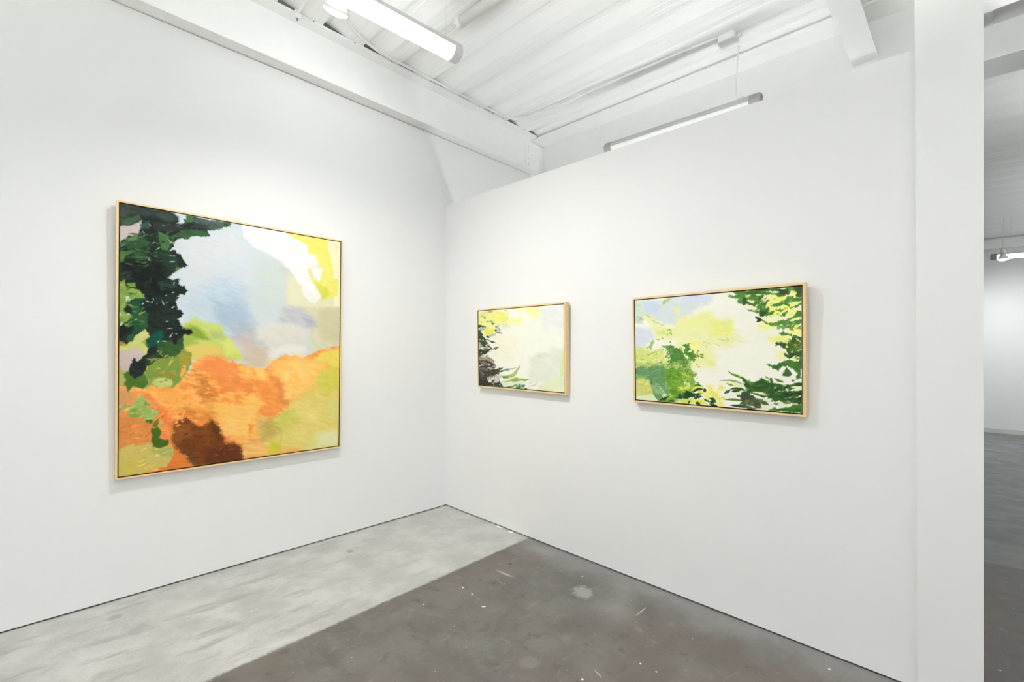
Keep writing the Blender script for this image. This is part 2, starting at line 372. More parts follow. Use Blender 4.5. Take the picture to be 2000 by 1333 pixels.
# ------------------------------------------------------------------ strip lights
def strip_light(name, label, p0, p1, r, diff, capm, hook_up, group=None, housing=HOUSING, roll=0, ceil=None, wire=.0018):
    """Tube light from p0 to p1: housing on top, half-round diffuser below, moulded end caps, wire hangers."""
    p0, p1 = Vector(p0), Vector(p1); d = p1 - p0; ln_ = d.length
    root = thing(name, label, 'light', p0, group)
    root.rotation_euler = (0, -math.atan2(d.z, math.hypot(d.x, d.y)), math.atan2(d.y, d.x))
    cap = .075
    def prof(a0, a1, n, k=1.0): return [(r * k * math.sin(a), r * k * .92 * math.cos(a)) for a in (a0 + (a1 - a0) * i / n for i in range(n + 1))]
    R = Matrix.Rotation(roll, 3, 'X')
    def ext(bm, pts, x0, x1):
        A = [bm.verts.new(R @ Vector((x0, y, z))) for y, z in pts]; B = [bm.verts.new(R @ Vector((x1, y, z))) for y, z in pts]
        for i in range(len(pts)): j = (i + 1) % len(pts); bm.faces.new((A[i], A[j], B[j], B[i]))
        bm.faces.new(A); bm.faces.new(B[::-1])
    pi = math.pi
    bm = bmesh.new(); ext(bm, prof(.36 * pi, 1.64 * pi, 28), cap * .8, ln_ - cap * .8); ln('diffuser', bm, diff, root, False)
    bm = bmesh.new(); top = prof(-.36 * pi, .36 * pi, 12, 1.02); q = top[-1]
    ext(bm, top + [(q[0] * .98, q[1] - .006), (-q[0] * .98, q[1] - .006)], cap * .8, ln_ - cap * .8); ln('housing', bm, housing, root)
    for s, x0, x1 in ((0, 0, cap), (1, ln_ - cap, ln_)):
        bm = bmesh.new(); xs = (x0, x0 + .012, x1) if s == 0 else (x0, x1 - .012, x1); ks = (.86, 1.06, 1.06) if s == 0 else (1.06, 1.06, .86)
        rings = [[bm.verts.new(R @ Vector((x, y, z))) for y, z in prof(0, 2 * pi, 28, k)[:-1]] for x, k in zip(xs, ks)]
        for a, b in zip(rings, rings[1:]):
            for i in range(28): bm.faces.new((a[i], a[(i + 1) % 28], b[(i + 1) % 28], b[i]))
        bm.faces.new(rings[0]); bm.faces.new(rings[-1][::-1])
        c = ln('end_cap', bm, capm, root)
        bm = bmesh.new(); xe = -.004 if s == 0 else ln_ + .004
        cyl(bm, (xe, 0, r * .25), (xe + (.006 if s == 0 else -.006), 0, r * .25), .006, 8); ln('screw', bm, GREYD, c)
    if hook_up:
        for x in hook_up[0]:
            bm = bmesh.new(); box(bm, x - .012, x + .012, -.018, .018, r * .86, r * .98)
            h = ln('hanger', bm, FITTING, root)
            bm = bmesh.new(); up = hook_up[1] if not ceil else ceil
            tube(bm, [(x, 0, r * .95), (x + .002, 0, r + up * .5), (x, 0, r + up)], wire, 6, 3); ln('wire', bm, CABLE, h)
    return root
E1, E2 = Vector((1.012, -.640, 3.735)), Vector((.962, -1.92, 3.735))
f1 = strip_light('strip_light', 'lit white tube light hanging by wires below the deck, close to the left wall', E1, E2, .070, LIT, CAP, ((.11, 1.15), .245), roll=ROLL1)
f2 = strip_light('strip_light', 'unlit grey tube light hanging on a cord behind the top of the partition', (2.628, .85, 3.356), (1.31, .85, 3.409), .047, OFF, CAP2, ((1.16,), .46), housing=mat('grey_housing', s2l(186, 188, 184), .45), roll=ROLL2, wire=.001)
# its power cord from the junction box
P = [(2.396, 1.036, 3.935), (2.425, 1.01, 3.90), (2.445, .93, 3.84), (2.453, .88, 3.70), (2.452, .855, 3.52), (2.462, .85, 3.435), (2.51, .85, 3.418)]
bm = bmesh.new(); tube(bm, [Vector(p) for p in P], .0055, 8)
o = tag(ln('cord', bm, CABLE, None, True), 'thin white cord dropping from the junction box to the unlit tube light', 'cord')
f3 = strip_light('strip_light', 'lit tube light in the far room, hanging in front of its end wall', (3.90, 8.5, 3.150), (5.25, 8.5, 3.110), .052, LITFAR, GREYD, ((.22, 1.1), .55))
# uplights added out of view to brighten the deck and the walls
G = 'added uplights out of view'
GB, LB = 'added uplights hidden behind the partition', 'added uplight behind the partition, hidden below its top, brightening the ceiling'
LG = 'added uplight strip out of view, there to brighten the ceiling'
def fill_uplight(label, loc, rz, group, up, drop):
    """Added fill uplight: a trough whose recessed upper lens lights the deck, with a slim lower lens for the room."""
    root = thing('strip_light', label, 'light', loc, group); root.rotation_euler = (0, 0, rz); Ln = 1.28
    bm = bmesh.new(); box(bm, 0, Ln, -.052, .052, -.012, 0); box(bm, 0, Ln, -.052, -.046, 0, .055); box(bm, 0, Ln, .046, .052, 0, .055)
    ln('trough', bm, FITTING, root)
    for x in (0, Ln - .006):
        bm = bmesh.new(); box(bm, x - .002, x + .008, -.053, .053, -.03, .056); ln('end_cap', bm, GREY, root)
    bm = bmesh.new(); box(bm, .008, Ln - .008, -.045, .045, .001, .022); ln('upper_lens', bm, up, root)
    bm = bmesh.new(); box(bm, .008, Ln - .008, -.03, .03, -.026, -.0125); ln('lower_lens', bm, DOWN, root)
    for x in (.15, 1.13):
        bm = bmesh.new()
        if drop: tube(bm, [(x, 0, .02), (x, 0, drop * .5), (x, 0, drop - .04)], .0022, 6, 2); ln('wire', bm, CABLE, root)
        else: box(bm, x - .015, x + .015, -.54, .04, -.016, -.013); ln('bracket', bm, CABLE, root)
    return root
fb = None
for x, y, rz in EXTRA:
    p = (x, y, roof(x, y) - DROP)
    if fb is None: fb = fill_uplight(LG, p, rz, G, UP, DROP)
    else: dup(fb, p, rz, LG, G)
fb2 = None
for x, y, z, rz in BEHIND:                               # more added uplights behind the partition, out of sight below its top
    if fb2 is None: fb2 = fill_uplight(LB, (x, y, z), rz, GB, UP2, 0)
    else: dup(fb2, (x, y, z), rz, LB, GB)

# ------------------------------------------------------------------ flood bulbs
def flood(label, face, axis, r, m, neck_to, stem=.009):
    """Reflector flood bulb: glowing face, white bell, socket and stem."""
    face, axis = Vector(face), Vector(axis).normalized()
    root = thing('flood_lamp', label, 'lamp', face)
    M = axis.to_track_quat('Z', 'Y').to_matrix().to_4x4()
    bm = bmesh.new(); lathe(bm, ((r * .3, .012 + r * .18), (r * .7, .010 + r * .10), (r * .96, .006), (r, -.006), (r * .97, -.012), (.001, -.013)), M); ln('bulb_face', bm, m, root, False)
    bm = bmesh.new(); lathe(bm, ((r * .99, -.010), (r * .9, -.5 * r), (r * .62, -1.0 * r), (r * .42, -1.35 * r), (r * .40, -1.6 * r)), M); ln('bell', bm, FITTING, root, True)
    bm = bmesh.new(); lathe(bm, ((r * .46, -1.5 * r), (r * .5, -1.7 * r), (r * .5, -2.4 * r), (r * .34, -2.6 * r)), M); ln('socket', bm, FITTING, root, True)
    bm = bmesh.new(); tube(bm, [M.to_3x3() @ Vector((0, 0, -2.5 * r)), Vector(neck_to) - face - Vector((0, 0, .05)), Vector(neck_to) - face], stem, 8); ln('stem', bm, FITTING, root, True)
    return root
flood('lit white flood lamp under the deck beside the near end of the tube light', FLOOD_AT, (-.686, .046, -.9), .084, BULB, (FLOOD_AT[0] + .19, FLOOD_AT[1] - .01, roof(.75, -1.4) + .03))
k = flood('lit white flood lamp hanging below the deck just above the view, over the strip light', KEY_AT, KEY_DIR, .06, BULB, (KEY_AT[0], KEY_AT[1], roof(KEY_AT[0], KEY_AT[1]) + .03))
def spot(lamp, direction, watts, angle, radius, tint=(1, .99, .965)):
    d = bpy.data.lights.new('spot_beam', 'SPOT'); d.energy = watts; d.spot_size = math.radians(angle); d.spot_blend = 1; d.shadow_soft_size = radius
    d.color = tint
    o = bpy.data.objects.new('spot_beam', d); C.objects.link(o); o.parent = lamp
    v = Vector(direction).normalized(); o.location = v * .035; o.rotation_euler = v.to_track_quat('-Z', 'Y').to_euler()
spot(k, KEY_DIR, KEY_W * 10, 150, .03)
hk = flood('added flood lamp beyond the right edge of the view, brightening the header', (4.08, -1.15, 3.12), (0, 1, .02), .06, BULB, (4.08, -1.33, roof(4.08, -1.3) + .03))  # unseen lamp added to brighten the header face
spot(hk, (0, 1, .02), 60, 38, .02)
fk = flood('lit white flood lamp in the far room, in front of its tube light', (4.045, 8.34, 3.065), (.02, .05, -1), .066, BULB, (4.045, 8.34, roof(4.05, 8.34) + .03), .004)

spot(fk, (.02, .28, -1), FARKEY_W * 10, 168, .03, (.95, .98, 1))

# ------------------------------------------------------------------ conduit on the deck
def clip(parent, p, ax):
    bm = bmesh.new(); x, y, z = p
    if ax == 'x': box(bm, x - .010, x + .010, y - .026, y + .026, z + .009, z + .013); box(bm, x - .010, x + .010, y - .016, y + .016, z - .0155, z - .0125); box(bm, x - .010, x + .010, y - .017, y - .013, z - .0155, z + .010); box(bm, x - .010, x + .010, y + .013, y + .017, z - .0155, z + .010)
    else: box(bm, x - .026, x + .026, y - .010, y + .010, z + .009, z + .013); box(bm, x - .016, x + .016, y - .010, y + .010, z - .0155, z - .0125)
    return ln('clip', bm, FITTING, parent)
cz = lambda x, y: roof(x, y) - .016
pts = [(2.30, .905), (2.05, .885), (1.6, .865), (1.1, .85), (.62, .845), (.42, .835), (.34, .815), (.26, .775), (.20, .69), (.168, .55)]
pts += [(.162, .2), (.162, -.2), (.162, -.55), (.166, -.80), (.195, -.93), (.24, -1.05), (.32, -1.16), (.46, -1.235), (.62, -1.262), (.9, -1.27), (1.5, -1.275)]
bm = bmesh.new(); tube(bm, [(x, y, cz(x, y)) for x, y in pts], .0105, 12, 5)
cd = tag(ln('conduit', bm, FITTING, None, True), 'long white conduit bending from the beam edge across the deck to the junction box', 'pipe')
clip(cd, (2.04, .8845, cz(2.04, .885)), 'x'); clip(cd, (1.1, .85, cz(1.1, .85)), 'x')
bm = bmesh.new(); P = [(.13, -1.475), (.3, -1.475), (.56, -1.475), (1.2, -1.475), (1.9, -1.475)]
tube(bm, [(x, y, cz(x, y)) for x, y in P], .0125, 12, 4)
c2 = tag(ln('conduit', bm, FITTING, None, True), 'short white conduit ending on the beam edge behind the flood lamp', 'pipe')
bm = bmesh.new(); box(bm, .118, .150, -1.495, -1.455, cz(.13, -1.475) - .045, cz(.13, -1.475) + .012); ln('beam_clamp', bm, FITTING, c2)
bm = bmesh.new(); cyl(bm, (.134, -1.475, cz(.13, -1.475) - .062), (.134, -1.475, cz(.13, -1.475) - .044), .006, 8); ln('screw', bm, GREYD, c2)
# wide pipe with a capped end, near the hanger of the lit tube
bm = bmesh.new(); z = roof(1.2, -.62) - .042; cyl(bm, (.985, -.605, z), (2.6, -.53, roof(2.6, -.53) - .042), .036, 24)
pp = tag(ln('pipe', bm, FITTING, None, True), 'wide white pipe under the deck, its capped end by the lit tube light', 'pipe')
for p in pp.data.polygons: p.use_smooth = len(p.vertices) == 4
bm = bmesh.new(); cyl(bm, (.968, -.606, z), (1.005, -.604, z), .0405, 24); ln('end_cap', bm, FITTING, pp)
bm = bmesh.new(); box(bm, .925, .968, -.62, -.59, z + .005, z + .03); ln('bracket', bm, FITTING, pp)
# junction box
jx, jy = 2.36, .955; jz = roof(jx, jy)
jb = thing('junction_box', 'square white junction box on the deck above the unlit tube light', 'electrical box', (jx, jy, jz))
bm = bmesh.new(); box(bm, -.062, .062, -.055, .055, -.058, -.001); bmesh.ops.bevel(bm, geom=bm.edges[:], offset=.006, segments=2, affect='EDGES'); ln('body', bm, FITTING, jb)
bm = bmesh.new(); box(bm, -.066, .066, -.059, .059, -.062, -.058); ln('cover', bm, FITTING, jb)
for sx, sy in ((-.045, -.04), (.045, .04)):
    bm = bmesh.new(); cyl(bm, (sx, sy, -.064), (sx, sy, -.0615), .004, 8); ln('screw', bm, FITTING, jb)
bm = bmesh.new(); cyl(bm, (.060, .012, -.028), (.088, .012, -.030), .013, 12); cyl(bm, (.085, .012, -.030), (.092, .012, -.030), .017, 6); ln('connector', bm, FITTING, jb)
bm = bmesh.new(); cyl(bm, (.030, .055, -.030), (.034, .072, -.034), .010, 10); ln('cord_grip', bm, FITTING, jb)

# ------------------------------------------------------------------ flakes lying by the partition
def on_floor(name, pts, h, label):
    bm = bmesh.new(); f = bm.faces.new([bm.verts.new((x, y, .0008)) for x, y in pts])
    g = bmesh.ops.extrude_face_region(bm, geom=[f]); bmesh.ops.translate(bm, verts=[v for v in g['geom'] if isinstance(v, bmesh.types.BMVert)], vec=(0, 0, h))
    return tag(ln(name, bm, CHIP), label, 'flake')
on_floor('plaster_flake', CHIP1, .004, 'long white plaster flake on the floor against the partition, nearer the corner')
on_floor('plaster_flake', CHIP2, .005, 'small white plaster flake on the floor against the partition, farther from the corner')

# ------------------------------------------------------------------ the paintings
def _vn(X, Y, sc, seed):
    r = np.random.RandomState(seed).rand(256, 256)
    x = X / sc + 7.3; y = Y / sc + 3.1
    i = np.floor(x).astype(int); j = np.floor(y).astype(int)
    a = x - i; b = y - j
    a = a * a * (3 - 2 * a); b = b * b * (3 - 2 * b)
    i0 = i % 256; i1 = (i + 1) % 256; j0 = j % 256; j1 = (j + 1) % 256
    return (r[j0, i0] * (1 - a) + r[j0, i1] * a) * (1 - b) + (r[j1, i0] * (1 - a) + r[j1, i1] * a) * b
def _fb(X, Y, sc, seed):
    return (_vn(X, Y, sc, seed) * .55 + _vn(X, Y, sc * .47, seed + 1) * .28 + _vn(X, Y, sc * .21, seed + 2) * .17) * 2 - 1
def _ss(a, b, x):
    t = np.clip((x - a) / (b - a), 0, 1)
    return t * t * (3 - 2 * t)
def _sdf(X, Y, P):
    d = np.full(X.shape, 1e9); s = np.zeros(X.shape, bool)
    n = len(P)
    for k in range(n):
        ax, ay = P[k]; bx, by = P[(k + 1) % n]
        ex, ey = bx - ax, by - ay
        wx, wy = X - ax, Y - ay
        t = np.clip((wx * ex + wy * ey) / (ex * ex + ey * ey + 1e-12), 0, 1)
        d = np.minimum(d, (wx - ex * t) ** 2 + (wy - ey * t) ** 2)
        if abs(ey) > 1e-12:
            c = ((ay <= Y) != (by <= Y)) & (X < ax + (Y - ay) * ex / ey)
            s ^= c
    return np.where(s, -1, 1) * np.sqrt(d)
def paint(W, H, nx, ny, fill, ops, px, seed):
    """Lay down the brush work of a canvas W x H metres, one dab after another; returns linear colours (ny, nx, 3)."""
    X, Y = np.meshgrid(np.linspace(0, W, nx), np.linspace(0, H, ny))
    wx = _fb(X, Y, 9 * px, seed) * .4 + _fb(X, Y, 3.5 * px, seed + 3) * .7
    wy = _fb(X, Y, 9 * px, seed + 10) * .4 + _fb(X, Y, 3.5 * px, seed + 13) * .7
    U = X * .94 + Y * .34 + 6 * px * wx; V = Y * .94 - X * .34 + 3 * px * wy
    st = _fb(U * .35, V, 5 * px, seed + 20)
    st2 = _fb(U * .4, V, 17 * px, seed + 24) * .42 + st * .8
    fine = _fb(X, Y, 2.4 * px, seed + 30)
    C = np.empty((ny, nx, 3)); C[:] = fill
    rs = np.random.RandomState(seed); todo = []
    for op in ops:
        if op[0] != 'S':
            todo.append(op); continue
        _, col, col2, size, num, pts = op              # many short dabs of the brush inside an outline
        P = np.array(pts, float).reshape(-1, 2); k = 0
        while k < num:
            q = rs.uniform(P.min(0), P.max(0))
            if _sdf(q[:1], q[1:], P)[0] > 0: continue
            k += 1; m = rs.rand(); c = (np.array(col) * m + np.array(col2) * (1 - m)) * rs.uniform(.9, 1.1)
            an = rs.normal(-.35, .55); ln = size * px * rs.uniform(.9, 2.2)
            d = np.array([np.cos(an) / W, np.sin(an) / H]) * ln * 2000
            n = np.array([-np.sin(an) / W, np.cos(an) / H]) * ln * 500 * rs.normal()
            todo.append(('L', c, None, size * rs.uniform(.35, .6), 1.5, np.concatenate([q - d, q + n, q + d])))
    for op in todo:
        k, col, col2, soft, warp, pts = op
        P = np.array(pts, float).reshape(-1, 2) / 2000. * (W, H)
        soft = max(soft, .45) * px; warp = warp * px
        m = soft * 2 + warp * 2 + (soft if k == 'P' else 0)
        i0 = np.searchsorted(X[0], P[:, 0].min() - m); i1 = np.searchsorted(X[0], P[:, 0].max() + m)
        j0 = np.searchsorted(Y[:, 0], P[:, 1].min() - m); j1 = np.searchsorted(Y[:, 0], P[:, 1].max() + m)
        if i1 <= i0 or j1 <= j0: continue
        S = np.s_[j0:j1, i0:i1]
        x = X[S] + warp * wx[S]; y = Y[S] + warp * wy[S]
        if k == 'P':
            d = _sdf(x, y, P) + (soft * .5 + .5 * px) * st[S]
            a = 1 - _ss(-soft, soft, d)
        else:
            best = np.full(x.shape, -1e9); n = len(P) - 1
            seg = np.hypot(*np.diff(P, axis=0).T); cum = np.concatenate([[0], np.cumsum(seg)]) / seg.sum()
            for q in range(n):
                ax, ay = P[q]; ex, ey = P[q + 1] - P[q]
                t = np.clip(((x - ax) * ex + (y - ay) * ey) / (ex * ex + ey * ey + 1e-12), 0, 1)
                d = np.hypot(x - ax - ex * t, y - ay - ey * t)
                tt = cum[q] + t * (cum[q + 1] - cum[q])
                best = np.maximum(best, soft * np.sin(np.pi * np.clip(tt, .04, .96)) ** .7 - d)
            a = _ss(-.7 * px, .9 * px, best + (.5 * px + .2 * soft) * st[S])
        c = np.array(col, float)
        if col2 is not None:
            mm = _ss(-.35, .35, st2[S])[..., None]
            c = c * (1 - mm) + np.array(col2, float) * mm
        else:
            c = c * (1 + (.09 if k == 'P' else .04) * np.clip(st2[S], -1, 1) * np.clip(1.15 - c.mean() / 215, .14, 1))[..., None]
        a = a[..., None]
        C[S] = C[S] * (1 - a) + c * a
    C = C * (1 + (.028 * st + .018 * fine) * (1.25 - C.mean(-1) / 255))[..., None]
    C = np.clip(C / 255., 0, 1)
    return np.where(C <= .04045, C / 12.92, ((C + .055) / 1.055) ** 2.4)

# each row: polygon P, leaf-shaped stroke L or scatter of dabs S; colour, second colour, softness, raggedness, outline on the canvas (0-2000 each way)
ART_BIG = ((1.395, 1.7), (470, 570), (209, 217, 221), 0.00317, 11, [
('P',(216,221,223),None,26,6,(397,66,952,56,953,315,477,494)),
('P',(186,204,218),(196,211,222),24,8,(445,697,643,559,817,480,1001,527,1059,698,1012,898,818,990,643,932)),
('P',(174,192,207),None,15,8,(729,677,954,640,1050,743,1026,876,863,882,708,804)),
('P',(209,217,207),(203,214,212),22,8,(1096,254,1401,214,1455,486,1403,722,1147,804,1040,655)),
('P',(200,213,217),None,14,6,(559,689,686,743,729,824,622,809,518,733)),
('P',(222,217,188),(212,207,170),12,6,(1402,491,1565,477,1622,614,1795,602,2001,538,2005,1090,1682,1116,1623,853,1457,673)),
('P',(206,199,160),None,12,6,(1766,653,2001,588,2005,989,1797,944,1738,800)),
('P',(226,224,190),None,6,2,(1399,-62,2097,-77,2103,631,1403,676)),
('P',(240,237,196),None,2,1,(1831,-7,2007,-9,2019,627,1937,632,1876,222)),
('P',(226,224,150),None,3,1,(1933,37,1970,44,1948,106)),
('P',(237,228,112),(235,230,125),1.6,3,(1374,-4,1846,-3,1853,95,1890,161,1913,265,1921,354,1980,365,1977,420,1966,522,1908,557,1778,578,1736,500,1680,413,1735,378,1776,292,1720,206,1692,164,1637,159,1616,82,1542,53,1464,31)),
('P',(217,214,92),None,6,3,(1700,428,1834,456,1893,540,1778,578)),
('P',(243,242,236),(244,244,241),5,5,(958,0,1374,-4,1464,37,1543,62,1616,82,1623,161,1706,153,1720,195,1734,251,1665,282,1618,310,1645,393,1708,462,1775,555,1702,613,1599,569,1552,459,1466,372,1401,323,1307,257,1215,215,1067,171,981,95)),
('P',(240,240,238),None,1.2,3,(1665,299,1720,270,1790,285,1774,386,1742,412,1693,371)),
('L',(232,226,120),None,2.2,0.5,(1624,304,1645,353,1693,405,1743,476)),
('L',(228,222,130),None,1.4,0.5,(1490,89,1503,115)),
('L',(228,222,130),None,1.4,0.5,(1458,133,1477,141)),
('P',(205,207,200),None,9,4,(1313,257,1401,312,1453,384,1389,391,1325,321)),
('P',(238,237,230),None,4,2,(1578,511,1736,498,1768,554,1695,611,1633,604)),
('P',(178,187,193),None,14,6,(883,859,1087,840,1099,935,900,987)),
('P',(200,188,187),(206,190,176),16,6,(862,973,955,939,1087,914,1134,1014,1212,1040,1213,1176,1112,1228,1002,1190,956,1070)),
('P',(209,192,168),None,10,4,(984,1043,1206,1040,1213,1176,1112,1228,1002,1190)),
('P',(192,192,196),(202,202,202),8,5,(1384,666,1593,675,1724,824,1682,849,1501,850,1303,809)),
('P',(180,182,190),None,8,4,(1567,768,1668,757,1731,835,1621,834)),
('P',(224,220,208),(217,214,203),9,7,(1110,865,1248,822,1468,812,1608,875,1609,1109,1522,1132,1457,1104,1329,1094,1243,1170,1213,1149,1218,1029,1111,983)),
('P',(234,230,219),None,7,5,(1255,1067,1405,1010,1598,1029,1599,1115,1470,1115,1342,1088,1237,1165)),
('P',(196,196,192),None,8,4,(1087,983,1170,976,1182,1019,1123,1036)),
('P',(150,160,80),None,3,2,(-23,619,446,874,560,1098,438,1380,-23,1399)),
('P',(205,216,118),(192,205,110),5,5,(446,874,576,799,618,842,703,846,778,860,818,926,845,968,891,1023,965,1096,980,1157,819,1148,644,1127,519,1098,446,958)),
('P',(140,163,62),None,6,5,(451,878,568,873,643,930,680,984,543,977,470,936)),
('P',(160,178,80),None,6,4,(455,946,543,958,593,1016,470,1057)),
('P',(178,192,120),None,6,4,(695,903,800,910,827,975,695,963)),
('P',(218,222,118),None,5,3,(790,1002,849,965,909,1041,954,1087,828,1103)),
('P',(217,203,108),(224,196,105),6,5,(486,1042,644,1006,774,1037,819,1105,644,1139,486,1159)),
('P',(241,143,68),(252,182,98),2,5,(-23,1317,53,1342,106,1352,171,1358,245,1341,379,1358,418,1319,478,1280,539,1221,527,1171,644,1127,774,1114,819,1143,919,1170,1003,1196,1076,1228,1199,1221,1234,1194,1300,1140,1379,1103,1486,1116,1569,1140,1682,1096,1769,1057,1858,1046,1949,1025,2055,1009,2064,2081,-23,2034)),
('P',(252,192,100),(252,205,118),14,10,(1219,1172,1470,1128,1740,1140,1847,1199,1742,1373,1571,1494,1407,1508,1375,1362,1312,1305)),
('P',(228,206,112),(232,214,125),16,8,(1433,1543,1571,1482,1707,1401,1811,1228,2009,1201,2023,2051,1138,1946,1114,1729,1137,1655,1344,1610)),
('P',(216,205,88),None,13,6,(1727,1344,1847,1229,2009,1195,2011,1443,1813,1494)),
('P',(236,214,100),None,5,4,(1685,1163,1782,1087,1882,1063,2008,1037,2009,1213,1927,1224,1840,1175)),
('P',(208,198,95),(212,205,100),15,6,(1282,1633,1472,1590,1539,1709,1409,1810,1222,1820)),
('P',(198,170,92),None,14,6,(1131,1676,1270,1665,1346,1832,1162,1868)),
('P',(240,146,70),(246,158,82),8,9,(1089,1337,1220,1319,1324,1349,1375,1451,1440,1549,1332,1637,1233,1668,1119,1622,1160,1517,1112,1418)),
('P',(228,146,75),None,5,5,(1293,1332,1343,1350,1388,1474,1433,1554,1382,1568,1312,1470)),
('P',(236,140,72),None,8,8,(766,1291,985,1318,1054,1367,1054,1415,874,1387,766,1352)),
('P',(250,187,90),(251,198,108),8,8,(986,1465,1101,1438,1184,1540,1101,1610,986,1581)),
('P',(252,196,100),None,7,6,(973,1207,1042,1203,1054,1277,1002,1276)),
('P',(252,203,110),None,6,6,(1071,1214,1171,1220,1220,1319,1136,1316)),
('P',(252,214,130),None,6,6,(1381,1267,1438,1268,1407,1352,1362,1339)),
('P',(252,212,130),None,6,6,(1516,1213,1590,1226,1583,1328,1530,1282)),
('P',(252,208,122),None,6,6,(1394,1452,1459,1454,1446,1499,1382,1496)),
('P',(251,192,100),(252,205,118),12,9,(788,1520,1101,1592,1114,1797,1033,1821,959,1829,788,1724)),
('P',(244,150,55),None,5,5,(1038,1704,1090,1719,1056,1812,1027,1788)),
('P',(240,178,105),(250,196,112),7,6,(981,1826,1186,1880,1223,1971,1210,1991,976,2002,953,1886)),
('P',(214,202,66),None,8,4,(1247,1886,1346,1886,1353,1981,1217,1992)),
('P',(234,230,180),(228,228,160),12,5,(1745,1846,2014,1835,2015,2011,1642,2004)),
('P',(222,218,130),None,10,5,(1574,1967,1745,1905,1746,1975,1608,2000)),
('P',(236,222,135),None,10,6,(1606,1637,1757,1647,1730,1722,1661,1716)),
('P',(220,214,128),None,10,6,(1886,1537,2004,1543,2006,1755,1887,1716)),
('P',(245,150,82),(240,142,74),10,9,(544,1211,644,1132,774,1112,904,1163,910,1288,696,1273)),
('P',(205,126,56),None,13,6,(569,1265,675,1313,728,1476,634,1476,594,1360)),
('P',(250,182,84),(248,170,80),14,9,(260,1381,446,1403,524,1490,447,1524,306,1454)),
('P',(240,118,64),None,9,8,(198,1415,260,1470,315,1525,409,1618,324,1644,233,1496)),
('P',(250,192,96),None,12,8,(423,1518,645,1511,911,1538,911,1642,749,1619)),
('P',(212,130,58),(232,150,70),10,8,(399,1555,544,1515,707,1550,723,1622,495,1600)),
('P',(222,150,98),(205,150,95),5,5,(-7,1329,55,1372,119,1393,85,1465,-7,1477)),
('P',(224,138,74),(232,158,92),5,5,(-7,1513,59,1522,93,1575,215,1561,260,1648,-7,1639)),
('P',(214,132,58),(205,128,48),4,4,(-7,1587,193,1602,233,1713,224,1783,128,1781,-7,1789)),
('P',(222,145,88),None,5,4,(-7,1510,64,1524,85,1589,-7,1609)),
('P',(242,150,82),(232,112,58),7,6,(315,1607,404,1624,399,1806,343,1781,288,1737,306,1673)),
('P',(225,126,58),None,4,4,(334,1923,399,1826,476,1883,550,1941,550,2005,261,2017)),
('P',(132,72,32),(112,60,26),3.5,6,(404,1638,456,1621,485,1599,515,1623,539,1654,615,1690,660,1674,697,1629,749,1677,776,1725,803,1779,819,1847,912,1852,951,1867,974,1922,991,1955,969,2005,550,2005,540,1940,505,1906,442,1855,383,1800,392,1729)),
('P',(100,54,30),None,8,5,(645,1863,957,1878,980,2007,646,1999)),
('P',(142,82,38),None,8,5,(404,1653,515,1652,545,1743,437,1801,395,1787)),
('P',(92,54,28),None,6,5,(676,1661,723,1659,803,1809,760,1805)),
('P',(102,70,34),None,5,4,(437,1830,545,1881,605,1988,555,1996,486,1894)),
('P',(220,140,72),None,3,2,(-24,1563,233,1582,260,1819,-24,1832)),
('P',(207,188,106),(199,180,92),1.8,4,(-7,1802,43,1781,98,1764,119,1780,198,1780,233,1812,279,1826,380,1814,399,1864,385,1920,343,1972,216,1978,-8,2027)),
('P',(164,176,98),None,4,4,(207,1790,260,1829,380,1828,395,1897,279,1883,225,1843)),
('P',(190,196,120),None,3,4,(198,1770,233,1793,233,1835,207,1813)),
('P',(204,186,88),None,10,5,(-8,1879,171,1883,261,1961,-8,2014)),
('P',(168,188,110),(150,176,92),1.5,4,(85,1494,136,1428,167,1415,198,1459,211,1501,288,1548,278,1576,198,1603,163,1563,85,1580,53,1537)),
('P',(138,160,68),None,2.5,4,(53,1541,85,1498,149,1511,163,1554,98,1579,72,1570)),
('P',(150,172,90),None,1.5,3,(-3,1502,38,1468,85,1480,43,1509,-3,1511)),
('P',(76,108,34),None,1,3,(189,1597,242,1597,233,1624,193,1633)),
('P',(122,116,38),None,1.2,3,(242,1616,320,1579,292,1615,274,1656,242,1651)),
('P',(172,190,112),None,1,3,(279,1647,301,1620,322,1641,306,1666)),
('P',(74,104,32),None,1.2,3,(222,1665,279,1656,304,1706,285,1742,320,1760,359,1764,355,1806,288,1825,251,1809,229,1764,236,1723)),
('P',(174,172,98),None,3,3,(-7,1177,30,1177,43,1241,30,1322,-7,1334)),
('P',(206,187,182),(200,180,172),2,4,(-7,1083,98,1055,167,1063,167,1119,128,1164,98,1137,72,1200,43,1232,-7,1182)),
('P',(196,202,116),(206,206,130),1.5,4,(-7,1021,81,1014,128,940,198,892,246,908,206,970,162,1013,206,1044,198,1095,167,1123,154,1059,98,1055,-7,1083)),
('P',(176,130,55),None,4,3,(-3,998,39,988,34,1029,-3,1038)),
('P',(132,150,62),(120,148,68),1.5,4,(180,1234,198,1183,278,1151,342,1113,398,1092,470,1072,526,1088,536,1172,495,1239,461,1278,456,1311,380,1364,394,1314,352,1275,269,1273,198,1295)),
('P',(160,150,55),None,3,3,(427,1094,524,1084,526,1181,446,1219)),
('P',(150,140,50),None,4,3,(260,1245,422,1229,399,1286,352,1275,278,1269)),
('P',(246,168,78),None,1.5,3,(461,1186,499,1186,490,1239,451,1292,446,1248)),
('P',(186,196,112),(200,205,125),1.2,3,(229,1319,260,1287,333,1275,382,1304,382,1345,324,1360,242,1336)),
('P',(76,112,42),None,1.3,3,(28,1245,68,1223,102,1283,171,1243,191,1271,204,1327,167,1365,98,1344,57,1381,49,1349,28,1322,51,1300)),
('L',(205,185,70),None,2,0.5,(180,1234,191,1193,215,1174)),
('L',(215,190,70),None,1.5,0.5,(356,1194,370,1161,399,1142)),
